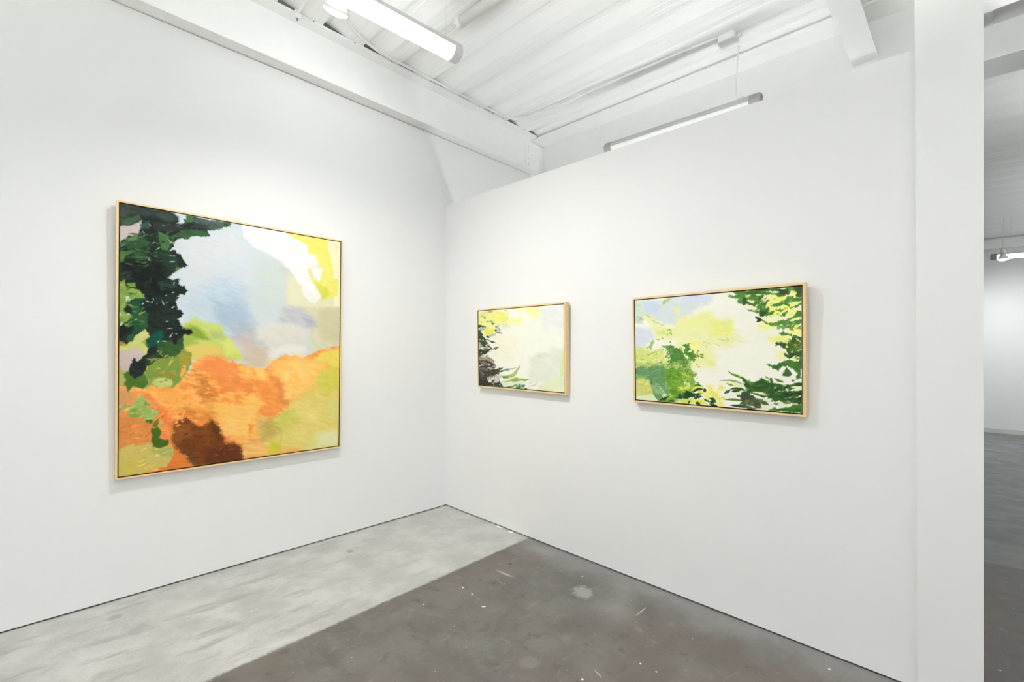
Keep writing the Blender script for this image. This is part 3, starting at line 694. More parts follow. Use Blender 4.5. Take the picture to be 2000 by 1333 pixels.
('L',(232,205,90),None,1.2,0.5,(260,1212,292,1208)),
('P',(40,50,44),(30,40,34),1.2,3,(-22,-16,374,3,417,23,425,53,409,76,445,86,477,52,493,1,641,7,815,6,865,10,847,35,816,44,776,42,727,75,684,91,654,92,672,134,642,151,579,145,517,166,485,191,445,189,417,202,397,232,382,266,343,303,401,287,417,317,445,317,469,366,497,399,477,409,445,425,417,444,390,463,359,498,320,514,378,520,421,523,433,550,449,565,473,554,485,582,502,596,477,627,437,630,402,668,410,700,418,731,446,753,470,784,454,813,422,823,446,858,458,901,527,903,543,927,510,948,466,937,470,1018,454,1058,418,1099,398,1127,359,1119,290,1131,245,1158,197,1185,171,1246,106,1287,81,1260,64,1206,99,1123,128,1154,189,1100,208,1023,215,964,178,908,106,968,50,1026,1,1004,-23,1005)),
('P',(70,78,74),(54,62,58),5,4,(-6,0,305,0,378,9,426,39,351,76,215,58,128,60,-7,124)),
('P',(66,92,70),None,3,3,(2,118,85,81,136,58,141,98,85,144,18,165)),
('P',(192,182,180),(202,190,184),1.6,3,(-7,173,89,144,145,100,160,136,136,177,128,214,64,229,18,267,-7,306)),
('P',(60,80,70),None,1.5,3,(141,126,197,93,215,136,180,169,145,157)),
('L',(176,180,176),None,1.3,0.5,(197,98,219,135)),
('L',(172,178,170),None,1.2,0.5,(154,174,171,198,180,211)),
('P',(52,88,52),(44,76,48),2,4,(-3,306,64,229,128,214,189,228,202,304,171,400,106,385,43,393,22,441,-7,440)),
('P',(92,136,72),None,2.5,4,(6,300,64,238,119,216,128,242,43,272,10,331)),
('P',(80,130,62),None,3,4,(2,350,85,338,43,380,18,428,-3,430)),
('P',(66,108,62),(78,122,66),1.2,3,(269,155,351,189,367,243,337,304,296,296,278,219)),
('L',(170,196,150),None,2.2,0.5,(337,210,360,230,402,238)),
('L',(165,190,150),None,1.2,0.5,(255,306,287,278)),
('L',(150,180,140),None,1,0.5,(219,265,251,246)),
('P',(60,98,60),(48,82,52),1.5,4,(365,187,445,131,566,102,642,99,670,130,642,149,517,165,493,193,445,189,397,201,379,237)),
('P',(88,104,96),(74,92,84),2.5,4,(483,9,641,8,851,2,771,63,693,91,642,80,542,48)),
('P',(56,58,58),None,2,3,(532,54,667,51,642,89,556,99)),
('P',(52,54,54),None,3,3,(215,99,469,74,459,114,351,161,233,152)),
('P',(70,112,74),None,1.5,3,(483,14,541,-1,532,49,469,65)),
('P',(62,104,70),None,1.2,3,(792,4,862,2,851,30,798,39)),
('P',(46,70,54),(36,56,44),3,4,(215,330,351,302,407,342,436,410,398,462,305,402)),
('L',(185,200,190),None,1.1,0.5,(351,335,407,335)),
('L',(175,195,185),None,1,0.5,(356,386,402,378)),
('L',(200,205,200),None,1.2,0.5,(111,466,128,446)),
('L',(170,190,160),None,1.2,0.5,(189,379,215,394)),
('P',(84,132,66),None,1.2,3,(407,414,445,414,426,445,402,438)),
('P',(26,31,28),(32,38,34),5,4,(43,393,171,409,305,402,333,507,398,581,260,780,180,762,106,608,-3,573)),
('P',(42,66,52),None,3,4,(269,545,398,527,417,583,296,612)),
('P',(34,52,42),None,3,4,(233,664,398,632,407,689,260,709)),
('P',(50,62,54),None,3,4,(1,504,77,487,60,552,6,562)),
('P',(122,152,66),(140,168,80),1.4,4,(-7,567,39,556,47,611,128,615,184,673,128,682,85,696,39,742,30,788,89,811,68,853,1,901,-7,603)),
('P',(110,150,70),None,1.3,3,(47,575,106,565,106,601,55,602)),
('P',(200,212,195),None,1.2,3,(39,679,60,664,72,704,43,715)),
('L',(180,200,160),None,1.6,0.5,(30,738,55,705,85,685)),
('L',(205,215,200),None,1.3,0.5,(1,897,26,864)),
('L',(200,212,195),None,1.2,0.5,(51,809,70,797)),
('L',(190,205,180),None,1.5,0.5,(1,794,5,825)),
('P',(48,88,52),(34,74,54),2,4,(85,694,189,677,145,726,145,772,197,787,198,898,115,951,81,1011,43,1003,102,906,55,867,85,816)),
('P',(30,34,32),None,1.5,3,(-5,897,43,864,68,894,106,897,43,954,-5,995)),
('P',(24,86,72),(30,70,58),2,3,(189,991,260,919,328,907,315,964,260,1026,198,1046)),
('P',(48,82,46),(58,92,46),1.8,3,(269,1007,370,996,427,985,465,960,470,1057,446,1091,398,1124,333,1125,269,1073)),
('P',(34,36,34),None,1.2,2,(370,958,427,947,417,1009,398,1029)),
('P',(30,34,32),None,1.2,2,(408,918,518,905,538,924,514,944,422,937)),
('L',(196,206,200),None,1.1,1.5,(233,669,237,692)),
('L',(196,206,200),None,1.1,1.5,(180,701,206,703)),
('L',(196,206,200),None,1.1,1.5,(301,687,319,728)),
('L',(196,206,200),None,1.1,1.5,(255,709,264,718)),
('L',(196,206,200),None,1.1,1.5,(328,647,342,649)),
('L',(196,206,200),None,1.1,1.5,(379,624,398,613)),
('L',(196,206,200),None,1.1,1.5,(398,537,388,562)),
('L',(196,206,200),None,1.1,1.5,(375,739,398,728)),
('L',(196,206,200),None,1.1,1.5,(417,750,446,744)),
('L',(196,206,200),None,1.1,1.5,(338,902,417,892)),
('L',(196,206,200),None,1.1,1.5,(361,972,384,933)),
('L',(196,206,200),None,1.1,1.5,(296,997,342,1001)),
('L',(196,206,200),None,1.1,1.5,(328,850,351,844)),
('L',(196,206,200),None,1.1,1.5,(154,725,171,715)),
('L',(196,206,200),None,1.1,1.5,(269,1017,287,993)),
('L',(196,206,200),None,1.1,1.5,(403,942,417,942)),
('L',(196,206,200),None,1.1,1.5,(220,712,233,699)),
('L',(196,206,200),None,1.1,1.5,(333,699,342,703)),
('P',(120,150,75),None,1.2,3,(269,1071,301,1076,296,1104,274,1100)),
('P',(46,66,44),None,1.5,3,(198,1123,287,1076,278,1142,215,1184,189,1188)),
('S',(38,62,48),(26,34,30),4,70,(8,282,245,54,417,301,457,576,438,898,245,944,208,598,29,540)),
('S',(176,196,118),(140,162,72),3,34,(106,1424,190,1389,291,1531,245,1587,64,1562)),
('S',(216,196,112),(196,180,92),4,30,(8,1813,245,1794,380,1857,246,1978,15,1983)),
('S',(226,150,84),(204,120,50),4,34,(8,1607,208,1611,230,1769,29,1770)),
('S',(250,176,92),(240,140,66),3,40,(321,1415,644,1201,819,1395,645,1555,360,1536)),
('S',(58,92,60),(84,104,84),3,40,(8,282,64,217,358,112,359,269,171,449,29,465)),
('S',(70,96,78),(46,60,52),3,26,(245,15,641,24,815,23,642,127,358,191)),
('S',(60,104,60),(130,160,80),3,26,(8,616,171,640,189,907,29,914)),
('S',(120,148,70),(165,160,70),3,36,(208,1139,438,1058,527,1098,478,1301,245,1314)),
('S',(250,170,85),(240,120,60),3,40,(245,1489,561,1549,439,1702,321,1771)),
('S',(226,222,110),(205,200,110),1.6,14,(1620,281,1735,365,1765,507,1678,442)),
('S',(100,56,28),(128,70,34),4,26,(439,1702,732,1772,912,1920,561,1981))], 0.87)
ART_WIDE = ((0.958, 0.655), (560, 400), (243, 242, 228), 0.00281, 51, [
('P',(216,223,222),None,10.2,3,(-14,-8,382,1,1028,9,1027,119,793,321,567,507,439,506,310,402,131,266,-19,316)),
('P',(200,214,228),None,6.8,3,(126,45,315,53,379,168,312,305,200,290,119,204)),
('P',(197,213,188),(210,222,205),6.8,3,(-14,-2,112,12,123,204,154,329,106,455,-21,447)),
('P',(214,223,236),None,6.8,3,(690,4,1070,5,1058,130,925,161,689,90)),
('P',(212,218,227),None,8.5,3,(-13,545,241,577,278,742,191,898,111,995,-19,932)),
('P',(176,201,142),None,1.5,2,(393,127,425,35,536,1,489,66,419,136)),
('P',(176,198,160),None,1.5,2,(47,340,84,324,121,358,106,424,69,385)),
('P',(229,232,170),None,8.5,4,(145,292,244,336,331,463,439,529,328,661,285,611,153,391)),
('P',(188,208,150),None,2,3,(136,279,208,309,235,372,181,325)),
('L',(180,196,150),None,1.4,0.5,(243,397,314,462,366,483)),
('P',(190,206,148),None,1.8,2,(357,495,427,493,422,534,374,526)),
('P',(229,232,165),None,8.5,4,(307,612,439,547,566,548,609,411,831,398,826,778,305,763)),
('P',(228,230,168),None,5.1,2,(529,182,617,196,648,275,615,330,582,292,558,220)),
('P',(233,235,166),(232,235,150),8.5,5,(685,395,845,373,884,320,1007,313,1073,407,1127,466,1253,448,1298,515,1294,810,679,793)),
('P',(230,234,140),None,6.8,4,(1053,461,1108,492,1270,540,1286,611,1033,598)),
('P',(232,234,168),(236,236,182),10.2,5,(600,577,1286,613,1348,722,1422,831,1229,956,1084,954,1100,1152,1060,1335,589,1353)),
('P',(234,236,135),None,8.5,4,(1033,611,1251,622,1327,695,1267,746,1142,731,1086,767)),
('P',(236,235,130),None,6.8,4,(760,814,877,845,868,986,798,941)),
('P',(230,234,125),None,5.1,4,(1025,1181,1062,1197,1062,1241,1036,1236)),
('P',(232,236,140),None,6.8,3,(905,1071,989,1070,965,1154,904,1127)),
('L',(214,208,160),None,1.4,2,(939,858,992,865,1025,898)),
('L',(214,208,160),None,1.4,2,(1088,888,1143,922)),
('L',(214,208,160),None,1.4,2,(1177,825,1255,848)),
('L',(214,208,160),None,1.4,2,(1207,733,1232,745)),
('L',(214,208,160),None,1.4,2,(1213,777,1255,843)),
('L',(214,208,160),None,1.4,2,(961,925,999,920)),
('L',(214,208,160),None,1.4,2,(1115,796,1213,836)),
('P',(206,216,128),(216,222,140),4,4,(-19,932,112,946,279,1020,390,925,444,1103,501,1280,184,1307,-25,1295)),
('P',(222,224,150),None,6.8,4,(300,1104,452,1103,493,1268,320,1255)),
('P',(214,218,130),None,5.1,3,(307,592,416,615,458,718,328,683)),
('P',(160,188,112),None,1.2,2,(153,971,209,898,264,790,281,845,234,996,208,953)),
('L',(140,165,75),None,1.7,2,(463,623,494,607)),
('L',(140,165,75),None,1.7,2,(494,601,523,644)),
('L',(140,165,75),None,1.7,2,(501,666,530,709)),
('L',(140,165,75),None,1.7,2,(458,694,479,710)),
('L',(140,165,75),None,1.7,2,(384,763,418,776)),
('L',(140,165,75),None,1.7,2,(313,797,362,795)),
('L',(140,165,75),None,1.7,2,(179,1093,215,1087)),
('L',(140,165,75),None,1.7,2,(233,1075,292,1026)),
('L',(140,165,75),None,1.7,2,(48,1200,131,1186)),
('L',(140,165,75),None,1.7,2,(346,1266,395,1199)),
('L',(140,165,75),None,1.7,2,(407,1252,484,1298)),
('L',(140,165,75),None,1.7,2,(305,1062,331,1086)),
('L',(140,165,75),None,1.7,2,(11,1132,30,1144)),
('P',(118,158,74),None,1.5,3,(386,913,514,920,480,979,411,960)),
('P',(76,126,56),(92,140,66),1.1,4,(454,961,527,920,573,956,622,974,663,1009,686,1072,710,1130,761,1203,720,1290,771,1348,491,1368,484,1250,511,1161,504,1073,462,1008)),
('P',(82,132,56),None,1,3,(676,905,725,871,779,866,756,940,780,986,743,1020,695,1009,716,951)),
('L',(96,140,66),None,2.2,0.5,(439,1145,470,1091)),
('L',(96,140,66),None,2.2,0.5,(469,1138,490,1150)),
('L',(96,140,66),None,2.2,0.5,(453,1044,478,1079)),
('L',(96,140,66),None,2.2,0.5,(499,831,519,867)),
('L',(96,140,66),None,2.2,0.5,(506,896,527,914)),
('P',(84,132,50),None,1,3,(693,997,748,1043,812,1009,816,1043,847,1077,850,1134,814,1157,845,1179,810,1214,779,1157,740,1101,692,1078)),
('L',(120,150,50),None,1.8,0.5,(797,997,812,1043)),
('L',(120,150,50),None,1.8,0.5,(855,1043,870,1060)),
('L',(120,150,50),None,1.8,0.5,(863,1015,887,1015)),
('L',(120,150,50),None,1.8,0.5,(850,1094,885,1105)),
('L',(120,150,50),None,1.8,0.5,(893,1082,947,1082)),
('L',(120,150,50),None,1.8,0.5,(893,1110,950,1143)),
('L',(120,150,50),None,1.8,0.5,(852,1258,864,1263)),
('L',(120,150,50),None,1.8,0.5,(871,1303,894,1310)),
('L',(120,150,50),None,1.8,0.5,(874,1099,877,1133)),
('L',(120,150,50),None,1.8,0.5,(808,1077,839,1083)),
('P',(110,156,78),None,1.2,3,(690,1159,754,1203,736,1349,688,1351)),
('P',(178,196,110),None,6,4,(-15,1274,490,1260,632,1217,767,1317,805,1463,808,1585,716,1772,597,2045,-28,2119)),
('P',(104,146,100),(92,136,88),3,4,(-17,1365,126,1325,177,1365,229,1308,393,1303,488,1393,428,1543,497,1758,467,1887,309,1991,261,1880,213,1679,112,1562,-20,1569)),
('P',(128,166,98),None,4,4,(-19,1471,164,1510,194,1598,59,1579,-20,1590)),
('P',(197,197,112),(206,204,122),3,4,(-20,1597,112,1568,209,1597,246,1813,235,1883,-26,1943)),
('P',(140,176,116),None,3,4,(223,1678,339,1643,410,1785,409,1866,291,1850)),
('P',(200,214,160),None,1.5,3,(353,1703,410,1785,458,1848,438,1904,379,1909,410,1839)),
('P',(218,230,188),None,1,1.5,(-26,1939,256,1870,290,1932,324,1983,314,2004,-27,2020)),
('P',(104,152,48),(126,166,62),3,5,(435,1409,513,1319,607,1369,810,1418,804,1861,599,1874,482,1846,403,1612,438,1529)),
('P',(88,140,40),None,3,4,(444,1462,558,1469,651,1471,604,1546,462,1528)),
('P',(86,140,36),None,3,4,(488,1766,624,1741,609,1860,529,1855)),
('P',(176,196,80),None,2.5,4,(620,1401,778,1426,832,1462,776,1510,679,1476)),
('P',(128,160,128),None,2,3,(393,1639,441,1642,493,1752,435,1757)),
('P',(110,160,56),None,2,3,(505,1883,600,1861,575,1956,455,2009,407,1994)),
('P',(38,78,30),None,1,3,(329,1992,403,1920,496,1864,471,1920,407,1980)),
('P',(44,84,36),None,1,3,(461,1988,519,1942,565,1957,541,1992)),
('P',(36,74,34),None,1.2,3,(576,1909,623,1839,702,1793,827,1782,826,1878,645,1915)),
('P',(80,124,66),None,1.5,3,(637,1818,715,1792,710,1857,646,1870)),
('P',(218,222,84),None,1,2.5,(599,1704,676,1678,735,1654,771,1697,739,1754,689,1722,624,1764)),
('P',(206,222,168),None,1,2,(691,1586,754,1588,785,1663,784,1715,740,1667)),
('P',(200,216,110),None,1.2,3,(589,1967,673,1906,771,1890,826,1897,770,1993,662,2005,644,1968)),
('P',(150,186,80),None,3,4,(678,1496,805,1529,780,1622,867,1610,928,1679,787,1747,676,1641)),
('P',(104,152,66),None,1.5,3,(771,1451,811,1426,854,1441,849,1469)),
('P',(206,224,170),None,1.2,2,(692,1593,733,1579,776,1645,776,1679,732,1648,692,1628)),
('P',(218,222,84),None,1,2,(683,1675,732,1659,768,1668,759,1720,715,1747,682,1744)),
('P',(226,222,92),None,1,3,(774,1776,807,1699,859,1650,920,1657,931,1684,877,1705,826,1738)),
('P',(228,222,84),None,1,3,(861,1752,896,1720,938,1756,938,1790,876,1784)),
('P',(232,228,112),(236,232,130),8.5,4,(981,1674,1019,1638,1056,1652,1078,1722,1134,1640,1159,1611,1188,1642,1132,1728,1131,1805,1177,1931,1154,1994,1118,1982,1075,1887,1001,1845,933,1846,976,1753)),
('P',(228,222,92),None,1.5,3,(775,1982,816,1915,894,1890,955,1923,1011,1978,901,1973,839,1958,799,1996)),
('P',(232,226,90),None,2,3,(933,1858,998,1851,1008,1900,978,1892)),
('P',(44,80,40),(32,66,36),1,3,(682,1756,731,1746,778,1782,785,1821,777,1879,720,1908,680,1906)),
('P',(46,72,36),None,1,3,(789,1838,817,1795,872,1785,926,1791,872,1819,860,1837,801,1854)),
('L',(44,80,40),None,3,2,(782,1776,838,1737,873,1705,935,1717)),
('L',(44,80,40),None,3,2,(939,1700,954,1727,946,1767)),
('L',(44,80,40),None,3.2,2,(816,1898,860,1854,918,1848)),
('L',(44,80,40),None,2,2,(933,1886,978,1909,1015,1927)),
('L',(44,80,40),None,3,2,(1005,1856,1053,1884,1093,1935)),
('L',(44,80,40),None,4,2,(835,1975,862,1972,900,1996)),
('L',(44,80,40),None,3.2,2,(1012,1928,1053,1929,1075,1910)),
('L',(44,80,40),None,3,2,(1011,1966,1052,1989,1111,1999)),
('L',(44,80,40),None,2,2,(739,1992,768,1931)),
('L',(44,80,40),None,1.6,2,(803,1666,867,1632,928,1662)),
('L',(92,138,44),None,2.6,0.5,(1231,1368,1276,1415,1352,1448,1413,1487,1467,1547)),
('L',(226,236,150),None,2,0.5,(1329,1407,1414,1466)),
('L',(130,152,84),None,1.6,0.5,(1124,1554,1168,1532,1250,1526,1316,1541,1378,1569,1442,1617)),
('P',(226,232,178),None,2,3,(1185,1560,1309,1552,1412,1588,1445,1648,1326,1642,1238,1611)),
('L',(110,130,76),None,1.6,0.5,(1217,1580,1249,1599,1295,1618)),
('L',(44,80,40),None,2.6,0.5,(1262,1679,1315,1659,1377,1670,1441,1686)),
('P',(58,94,44),None,0.8,2.5,(1187,1734,1216,1699,1259,1682,1251,1739,1197,1766)),
('L',(44,80,40),None,2.6,0.5,(1272,1721,1325,1701,1377,1696)),
('P',(222,232,178),None,2,2,(1293,1746,1377,1712,1428,1692,1393,1748,1341,1769)),
('P',(54,78,46),(66,80,56),1.5,4,(1320,1776,1386,1764,1394,1711,1478,1677,1476,1898,1409,1873,1385,1818)),
('L',(90,130,50),None,2.2,0.5,(1178,1871,1253,1863,1306,1858,1439,1870)),
('L',(44,80,40),None,3,0.5,(1252,1961,1322,1963,1373,1962,1461,1978)),
('L',(74,92,58),None,3.2,0.5,(1367,1926,1408,1900,1463,1878)),
('L',(226,220,90),None,2,0.5,(1149,1841,1200,1836)),
('P',(54,84,42),None,1.2,4,(1399,1557,1443,1575,1479,1614,1479,1656,1432,1639)),
('P',(60,96,44),None,1,3,(1373,1474,1413,1482,1463,1542,1463,1568,1423,1534)),
('P',(50,84,40),(64,104,46),1.2,4,(1391,1489,1420,1510,1489,1537,1547,1540,1585,1508,1596,1454,1642,1496,1688,1531,1687,1464,1710,1462,1721,1521,1771,1544,1815,1574,1878,1547,2008,1506,2009,1559,1917,1588,1859,1614,1837,1645,1946,1654,2008,1638,2006,1853,1901,1836,1847,1863,1767,1828,1694,1844,1717,1796,1592,1764,1486,1736,1418,1719,1458,1685,1438,1655,1473,1645,1410,1580,1439,1578,1410,1534)),
('P',(42,62,46),None,3,4,(1769,1717,2008,1667,2006,1824,1857,1811)),
('P',(86,130,50),None,2,3,(1430,1510,1518,1542,1551,1616,1488,1606)),
('P',(236,236,192),None,1,2,(1841,1645,1917,1584,2009,1563,2008,1631,1942,1651)),
('P',(236,236,200),None,1,2,(1496,1712,1593,1696,1681,1737,1658,1754,1573,1728)),
('P',(232,235,200),(224,230,208),1,3,(1553,1798,1573,1770,1648,1796,1694,1814,1694,1859,1670,1899,1767,1832,1830,1851,1856,1892,1913,1870,1865,1916,1720,1937,1664,2004,1570,2009,1599,1937,1557,1889)),
('P',(58,74,50),(74,82,66),1.2,4,(1388,1737,1437,1740,1486,1759,1572,1819,1599,1929,1570,1986,1483,1997,1385,1962,1415,1905,1376,1847)),
('P',(226,232,200),None,1,2,(1430,1922,1523,1946,1527,1972,1445,1952)),
('L',(80,96,56),None,4,0.5,(1581,1871,1628,1873,1670,1899)),
('L',(130,125,105),None,2.5,0.5,(1721,1870,1776,1879)),
('P',(76,128,40),(54,100,40),1.2,3,(1669,1996,1720,1952,1856,1925,1922,1869,2006,1853,2004,1996,1877,1998,1810,1996)),
('P',(230,236,190),None,1,2,(1720,2012,1855,1994,2004,2003,2004,2024,1810,2022)),
('P',(76,122,50),(60,104,44),1,4,(1664,1233,1719,1254,1774,1215,1842,1174,2003,1167,2006,1245,1978,1268,1995,1453,1948,1463,1942,1413,1962,1369,1911,1284,1819,1244,1796,1288,1773,1337,1728,1313)),
('P',(66,104,48),None,1,3,(1808,1413,1836,1331,1850,1279,1897,1350,1899,1404,1844,1422)),
('L',(92,120,60),None,3,0.5,(1735,1461,1771,1496,1829,1521)),
('L',(150,170,80),None,2.5,0.5,(1643,1429,1661,1465,1675,1479)),
('L',(120,140,60),None,2.5,0.5,(1900,1480,1931,1493)),
('L',(200,214,150),None,2,0.5,(1806,1574,1851,1571)),
('L',(190,205,140),None,1.6,0.5,(1769,1669,1828,1664)),
('L',(170,185,150),None,2,0.5,(1724,1632,1756,1600)),
('L',(220,228,190),None,1.5,0.5,(1936,1760,2001,1710)),
('L',(170,185,150),None,1.2,0.5,(1822,1786,1915,1747)),
('L',(200,212,170),None,1.5,0.5,(1922,1862,1991,1851)),
('L',(150,140,120),None,3,0.5,(1848,1841,1892,1822)),
('L',(46,84,38),None,2,0.5,(1600,1476,1651,1563,1705,1649)),
('L',(46,84,38),None,2,0.5,(1578,1494,1632,1578,1692,1650)),
('L',(46,84,38),None,2,0.5,(1557,1512,1613,1593,1678,1651)),
('L',(46,84,38),None,2,0.5,(1535,1530,1594,1608,1664,1652)),
('L',(46,84,38),None,2,0.5,(1513,1549,1575,1623,1650,1653)),
('L',(46,84,38),None,2,0.5,(1491,1567,1555,1638,1636,1655)),
('L',(46,84,38),None,2,0.5,(1469,1585,1536,1654,1622,1656)),
('P',(238,239,150),None,8.5,4,(1555,557,1674,581,1739,624,1652,686,1582,654)),
('P',(238,239,140),None,8.5,4,(1679,787,1788,763,1920,714,1997,691,1996,791,1880,799,1863,885,1712,893)),
('P',(238,238,150),None,6.8,3,(1751,1036,1831,1036,1843,1128,1767,1113)),
('P',(240,240,150),None,2,3,(1849,646,1998,632,1996,791,1903,740)),
('P',(78,126,58),(100,146,66),1.1,4,(1619,511,2018,538,1992,579,1940,629,1872,642,1829,664,1799,649,1759,655,1756,613,1688,582)),
('P',(84,126,64),None,0.9,3,(1783,733,1822,685,1845,721,1903,751,1900,775,1854,754,1811,769)),
('L',(130,140,60),None,2.5,0.5,(1885,664,1904,670,1927,682)),
('P',(70,98,50),None,1,3,(1953,646,1985,637,2003,680,1965,673)),
('P',(58,88,42),(72,112,54),1.1,4,(1732,893,1770,877,1866,890,1892,864,1873,831,1902,842,1913,778,1939,766,1964,780,2012,781,2008,1105,1922,1106,1883,1141,1844,1101,1831,1053,1874,1074,1861,1015,1822,960,1769,932)),
('P',(60,60,35),None,3,3,(1763,888,1852,906,1845,949,1786,927)),
('P',(46,80,46),None,3,3,(1877,1036,2009,1009,2008,1100,1889,1122)),
('L',(232,238,165),None,2.4,0.5,(1849,928,1868,960)),
('L',(232,238,165),None,3,0.5,(1907,977,1949,993,2003,988)),
('L',(232,238,165),None,1.6,0.5,(1929,784,1951,822,1995,876)),
('L',(232,238,165),None,1.4,0.5,(1884,1015,1923,1015)),
('L',(232,238,165),None,1.2,0.5,(1894,1039,1929,1036)),
('L',(232,238,165),None,3,0.5,(1915,1122,1948,1106,1973,1116)),
('L',(232,238,165),None,3,0.5,(1908,1154,1960,1170)),
('L',(160,168,62),None,3,0.5,(1918,907,1956,908,2004,935)),
('L',(120,130,50),None,3.5,0.5,(1911,939,1962,956,2003,972)),
('P',(76,124,52),(60,104,46),1.1,4,(1659,1237,1714,1252,1776,1206,1833,1172,1915,1165,1953,1175,1979,1127,2008,1126,2006,1312,1914,1267,1816,1238,1748,1273,1714,1285)),
('P',(70,112,50),(86,130,62),1.1,4,(1235,47,1265,37,1293,60,1342,66,1315,20,1294,1,1364,-11,1492,-10,1489,240,1443,225,1419,238,1395,215,1354,195,1341,151,1362,132,1307,115,1279,85)),
('P',(206,206,130),None,1,3,(1323,186,1341,172,1347,204)),
('P',(60,86,38),None,1.5,3,(1403,136,1480,156,1480,223,1412,232)),
('L',(96,146,80),None,2.5,0.5,(1362,142,1396,125)),
('P',(239,239,152),(238,238,128),4.25,4,(1581,213,1631,96,1761,128,1875,99,1921,83,2007,78,2001,661,1653,605,1606,445)),
('P',(238,238,218),None,5.1,3,(1606,440,1676,456,1791,459,1874,471,1841,501,1757,545,1675,534)),
('P',(240,240,214),None,5.1,3,(1892,348,1944,316,2005,290,2004,369)),
('P',(238,238,190),None,2,3,(1595,170,1638,97,1711,105,1658,177,1595,215)),
('P',(66,102,46),(84,128,54),1.1,4,(1431,8,1483,-8,1625,-11,1763,-6,1896,-1,2011,-6,2009,153,1962,163,1946,140,1962,115,1921,77,1878,83,1872,103,1828,131,1771,146,1745,104,1624,73,1624,128,1595,159,1584,213,1609,222,1693,178,1665,222,1640,253,1657,271,1642,325,1677,295,1690,369,1745,368,1741,401,1655,438,1599,445,1578,393,1514,359,1450,313,1508,319,1575,336,1515,280,1480,237,1443,221,1422,173,1445,119)),
('P',(56,82,50),None,2.5,3,(1780,21,1876,28,1875,104,1795,105)),
('P',(58,84,48),None,2.5,3,(1921,24,2011,15,2009,147,1965,126)),
('P',(50,74,40),None,2.5,3,(1579,337,1677,345,1655,421,1592,433)),
('P',(104,156,66),None,2,3,(1580,258,1657,266,1639,320,1576,303)),
('P',(54,80,36),None,2,3,(1408,103,1452,119,1451,222,1414,230)),
('P',(226,232,180),None,1,3,(1646,42,1749,33,1792,74,1728,75)),
('P',(222,226,190),None,1,3,(1448,145,1499,176,1563,155,1516,223,1487,203)),
('P',(214,224,140),None,1,3,(1434,60,1496,68,1474,88,1438,84)),
('L',(210,222,140),None,2,0.5,(1529,72,1624,84)),
('L',(230,235,190),None,2,0.5,(1796,7,1846,19)),
('L',(222,228,180),None,2,0.5,(1892,58,1946,102)),
('L',(140,160,110),None,1.5,0.5,(1895,20,1921,13)),
('L',(236,238,180),None,2.5,0.5,(1451,228,1515,280,1579,337)),
('L',(220,226,170),None,2,0.5,(1537,276,1569,246)),
('L',(200,216,150),None,1.5,0.5,(1582,101,1610,93)),
('L',(190,206,120),None,1.4,0.5,(1434,100,1481,94)),
('P',(74,124,56),(86,138,62),0.9,3,(1702,267,1777,245,1828,201,1871,157,1920,147,1936,181,2003,173,2002,221,1958,237,1860,243,1873,298,1827,272,1743,288)),
('P',(74,124,56),(86,138,62),0.9,3,(1879,320,1925,303,2002,258,2002,284,1934,326,1892,338)),
('P',(74,124,56),(86,138,62),0.9,3,(1795,454,1818,412,1872,368,1868,400,1828,457)),
('P',(74,124,56),(86,138,62),0.9,3,(1867,487,1926,475,1942,433,1962,371,2004,380,2003,481,1922,496,1899,521)),
('P',(100,146,60),None,0.9,3,(1738,373,1776,349,1800,307,1812,358,1849,339,1812,385)),
('L',(90,136,56),None,2,0.5,(1867,254,1886,310)),
('L',(200,205,70),None,2,0.5,(1826,342,1866,319)),
('P',(78,130,62),(98,150,66),1,4,(1591,483,1626,503,1671,556,1757,547,1841,507,1874,482,1889,537,1941,535,2002,513,2002,560,1921,657,1688,601,1636,542)),
('P',(46,62,36),None,0.9,3,(1535,446,1567,454,1626,503,1605,521,1537,533,1563,493)),
('L',(224,236,170),None,2.2,0.5,(1880,531,1922,523,1955,499)),
('L',(190,220,150),None,2,0.5,(1790,590,1823,598)),
('S',(96,142,62),(70,116,50),1.7,50,(368,964,526,887,684,966,796,1062,779,1310,677,1448,492,1319,459,1113)),
('S',(120,164,80),(86,136,60),2.0,40,(471,1280,781,1157,791,1423,490,1457)),
('S',(206,216,128),(170,190,90),1.8,40,(158,1065,482,985,521,1279,154,1331)),
('S',(130,168,92),(98,140,84),2.0,40,(16,1231,472,1201,477,1379,13,1398)),
('S',(140,176,70),(100,150,50),2.0,40,(713,1302,856,1420,880,1607,761,1653)),
('S',(110,156,74),(62,110,46),2.2,60,(497,965,650,966,748,1206,745,1397,519,1407)),
('S',(150,180,80),(84,134,44),2.6,70,(434,1410,745,1368,856,1486,774,1729,568,1892,430,1658)),
('S',(128,164,112),(92,134,88),2.6,50,(29,1376,435,1341,463,1853,283,1719,58,1530)),
('S',(214,218,132),(186,196,96),2.4,36,(25,1635,195,1624,221,1876,21,1895)),
('S',(196,210,112),(230,230,150),2,60,(19,1014,510,1063,493,1260,15,1252)),
('S',(90,140,62),(44,76,36),2,46,(1521,1,1683,-29,1626,288,1571,369)),
('S',(86,134,60),(48,80,40),2.2,50,(1854,850,1988,772,1989,1138,1901,1098)),
('S',(86,126,56),(40,66,38),2.6,80,(1502,1538,1871,1555,1988,1669,1986,1873,1662,1783)),
('S',(238,240,160),(70,116,54),1.8,26,(1682,124,1986,119,1979,730,1678,421)),
('S',(70,96,56),(110,116,80),2.2,30,(1415,1808,1608,1831,1606,2003,1413,1984))], 0.97)
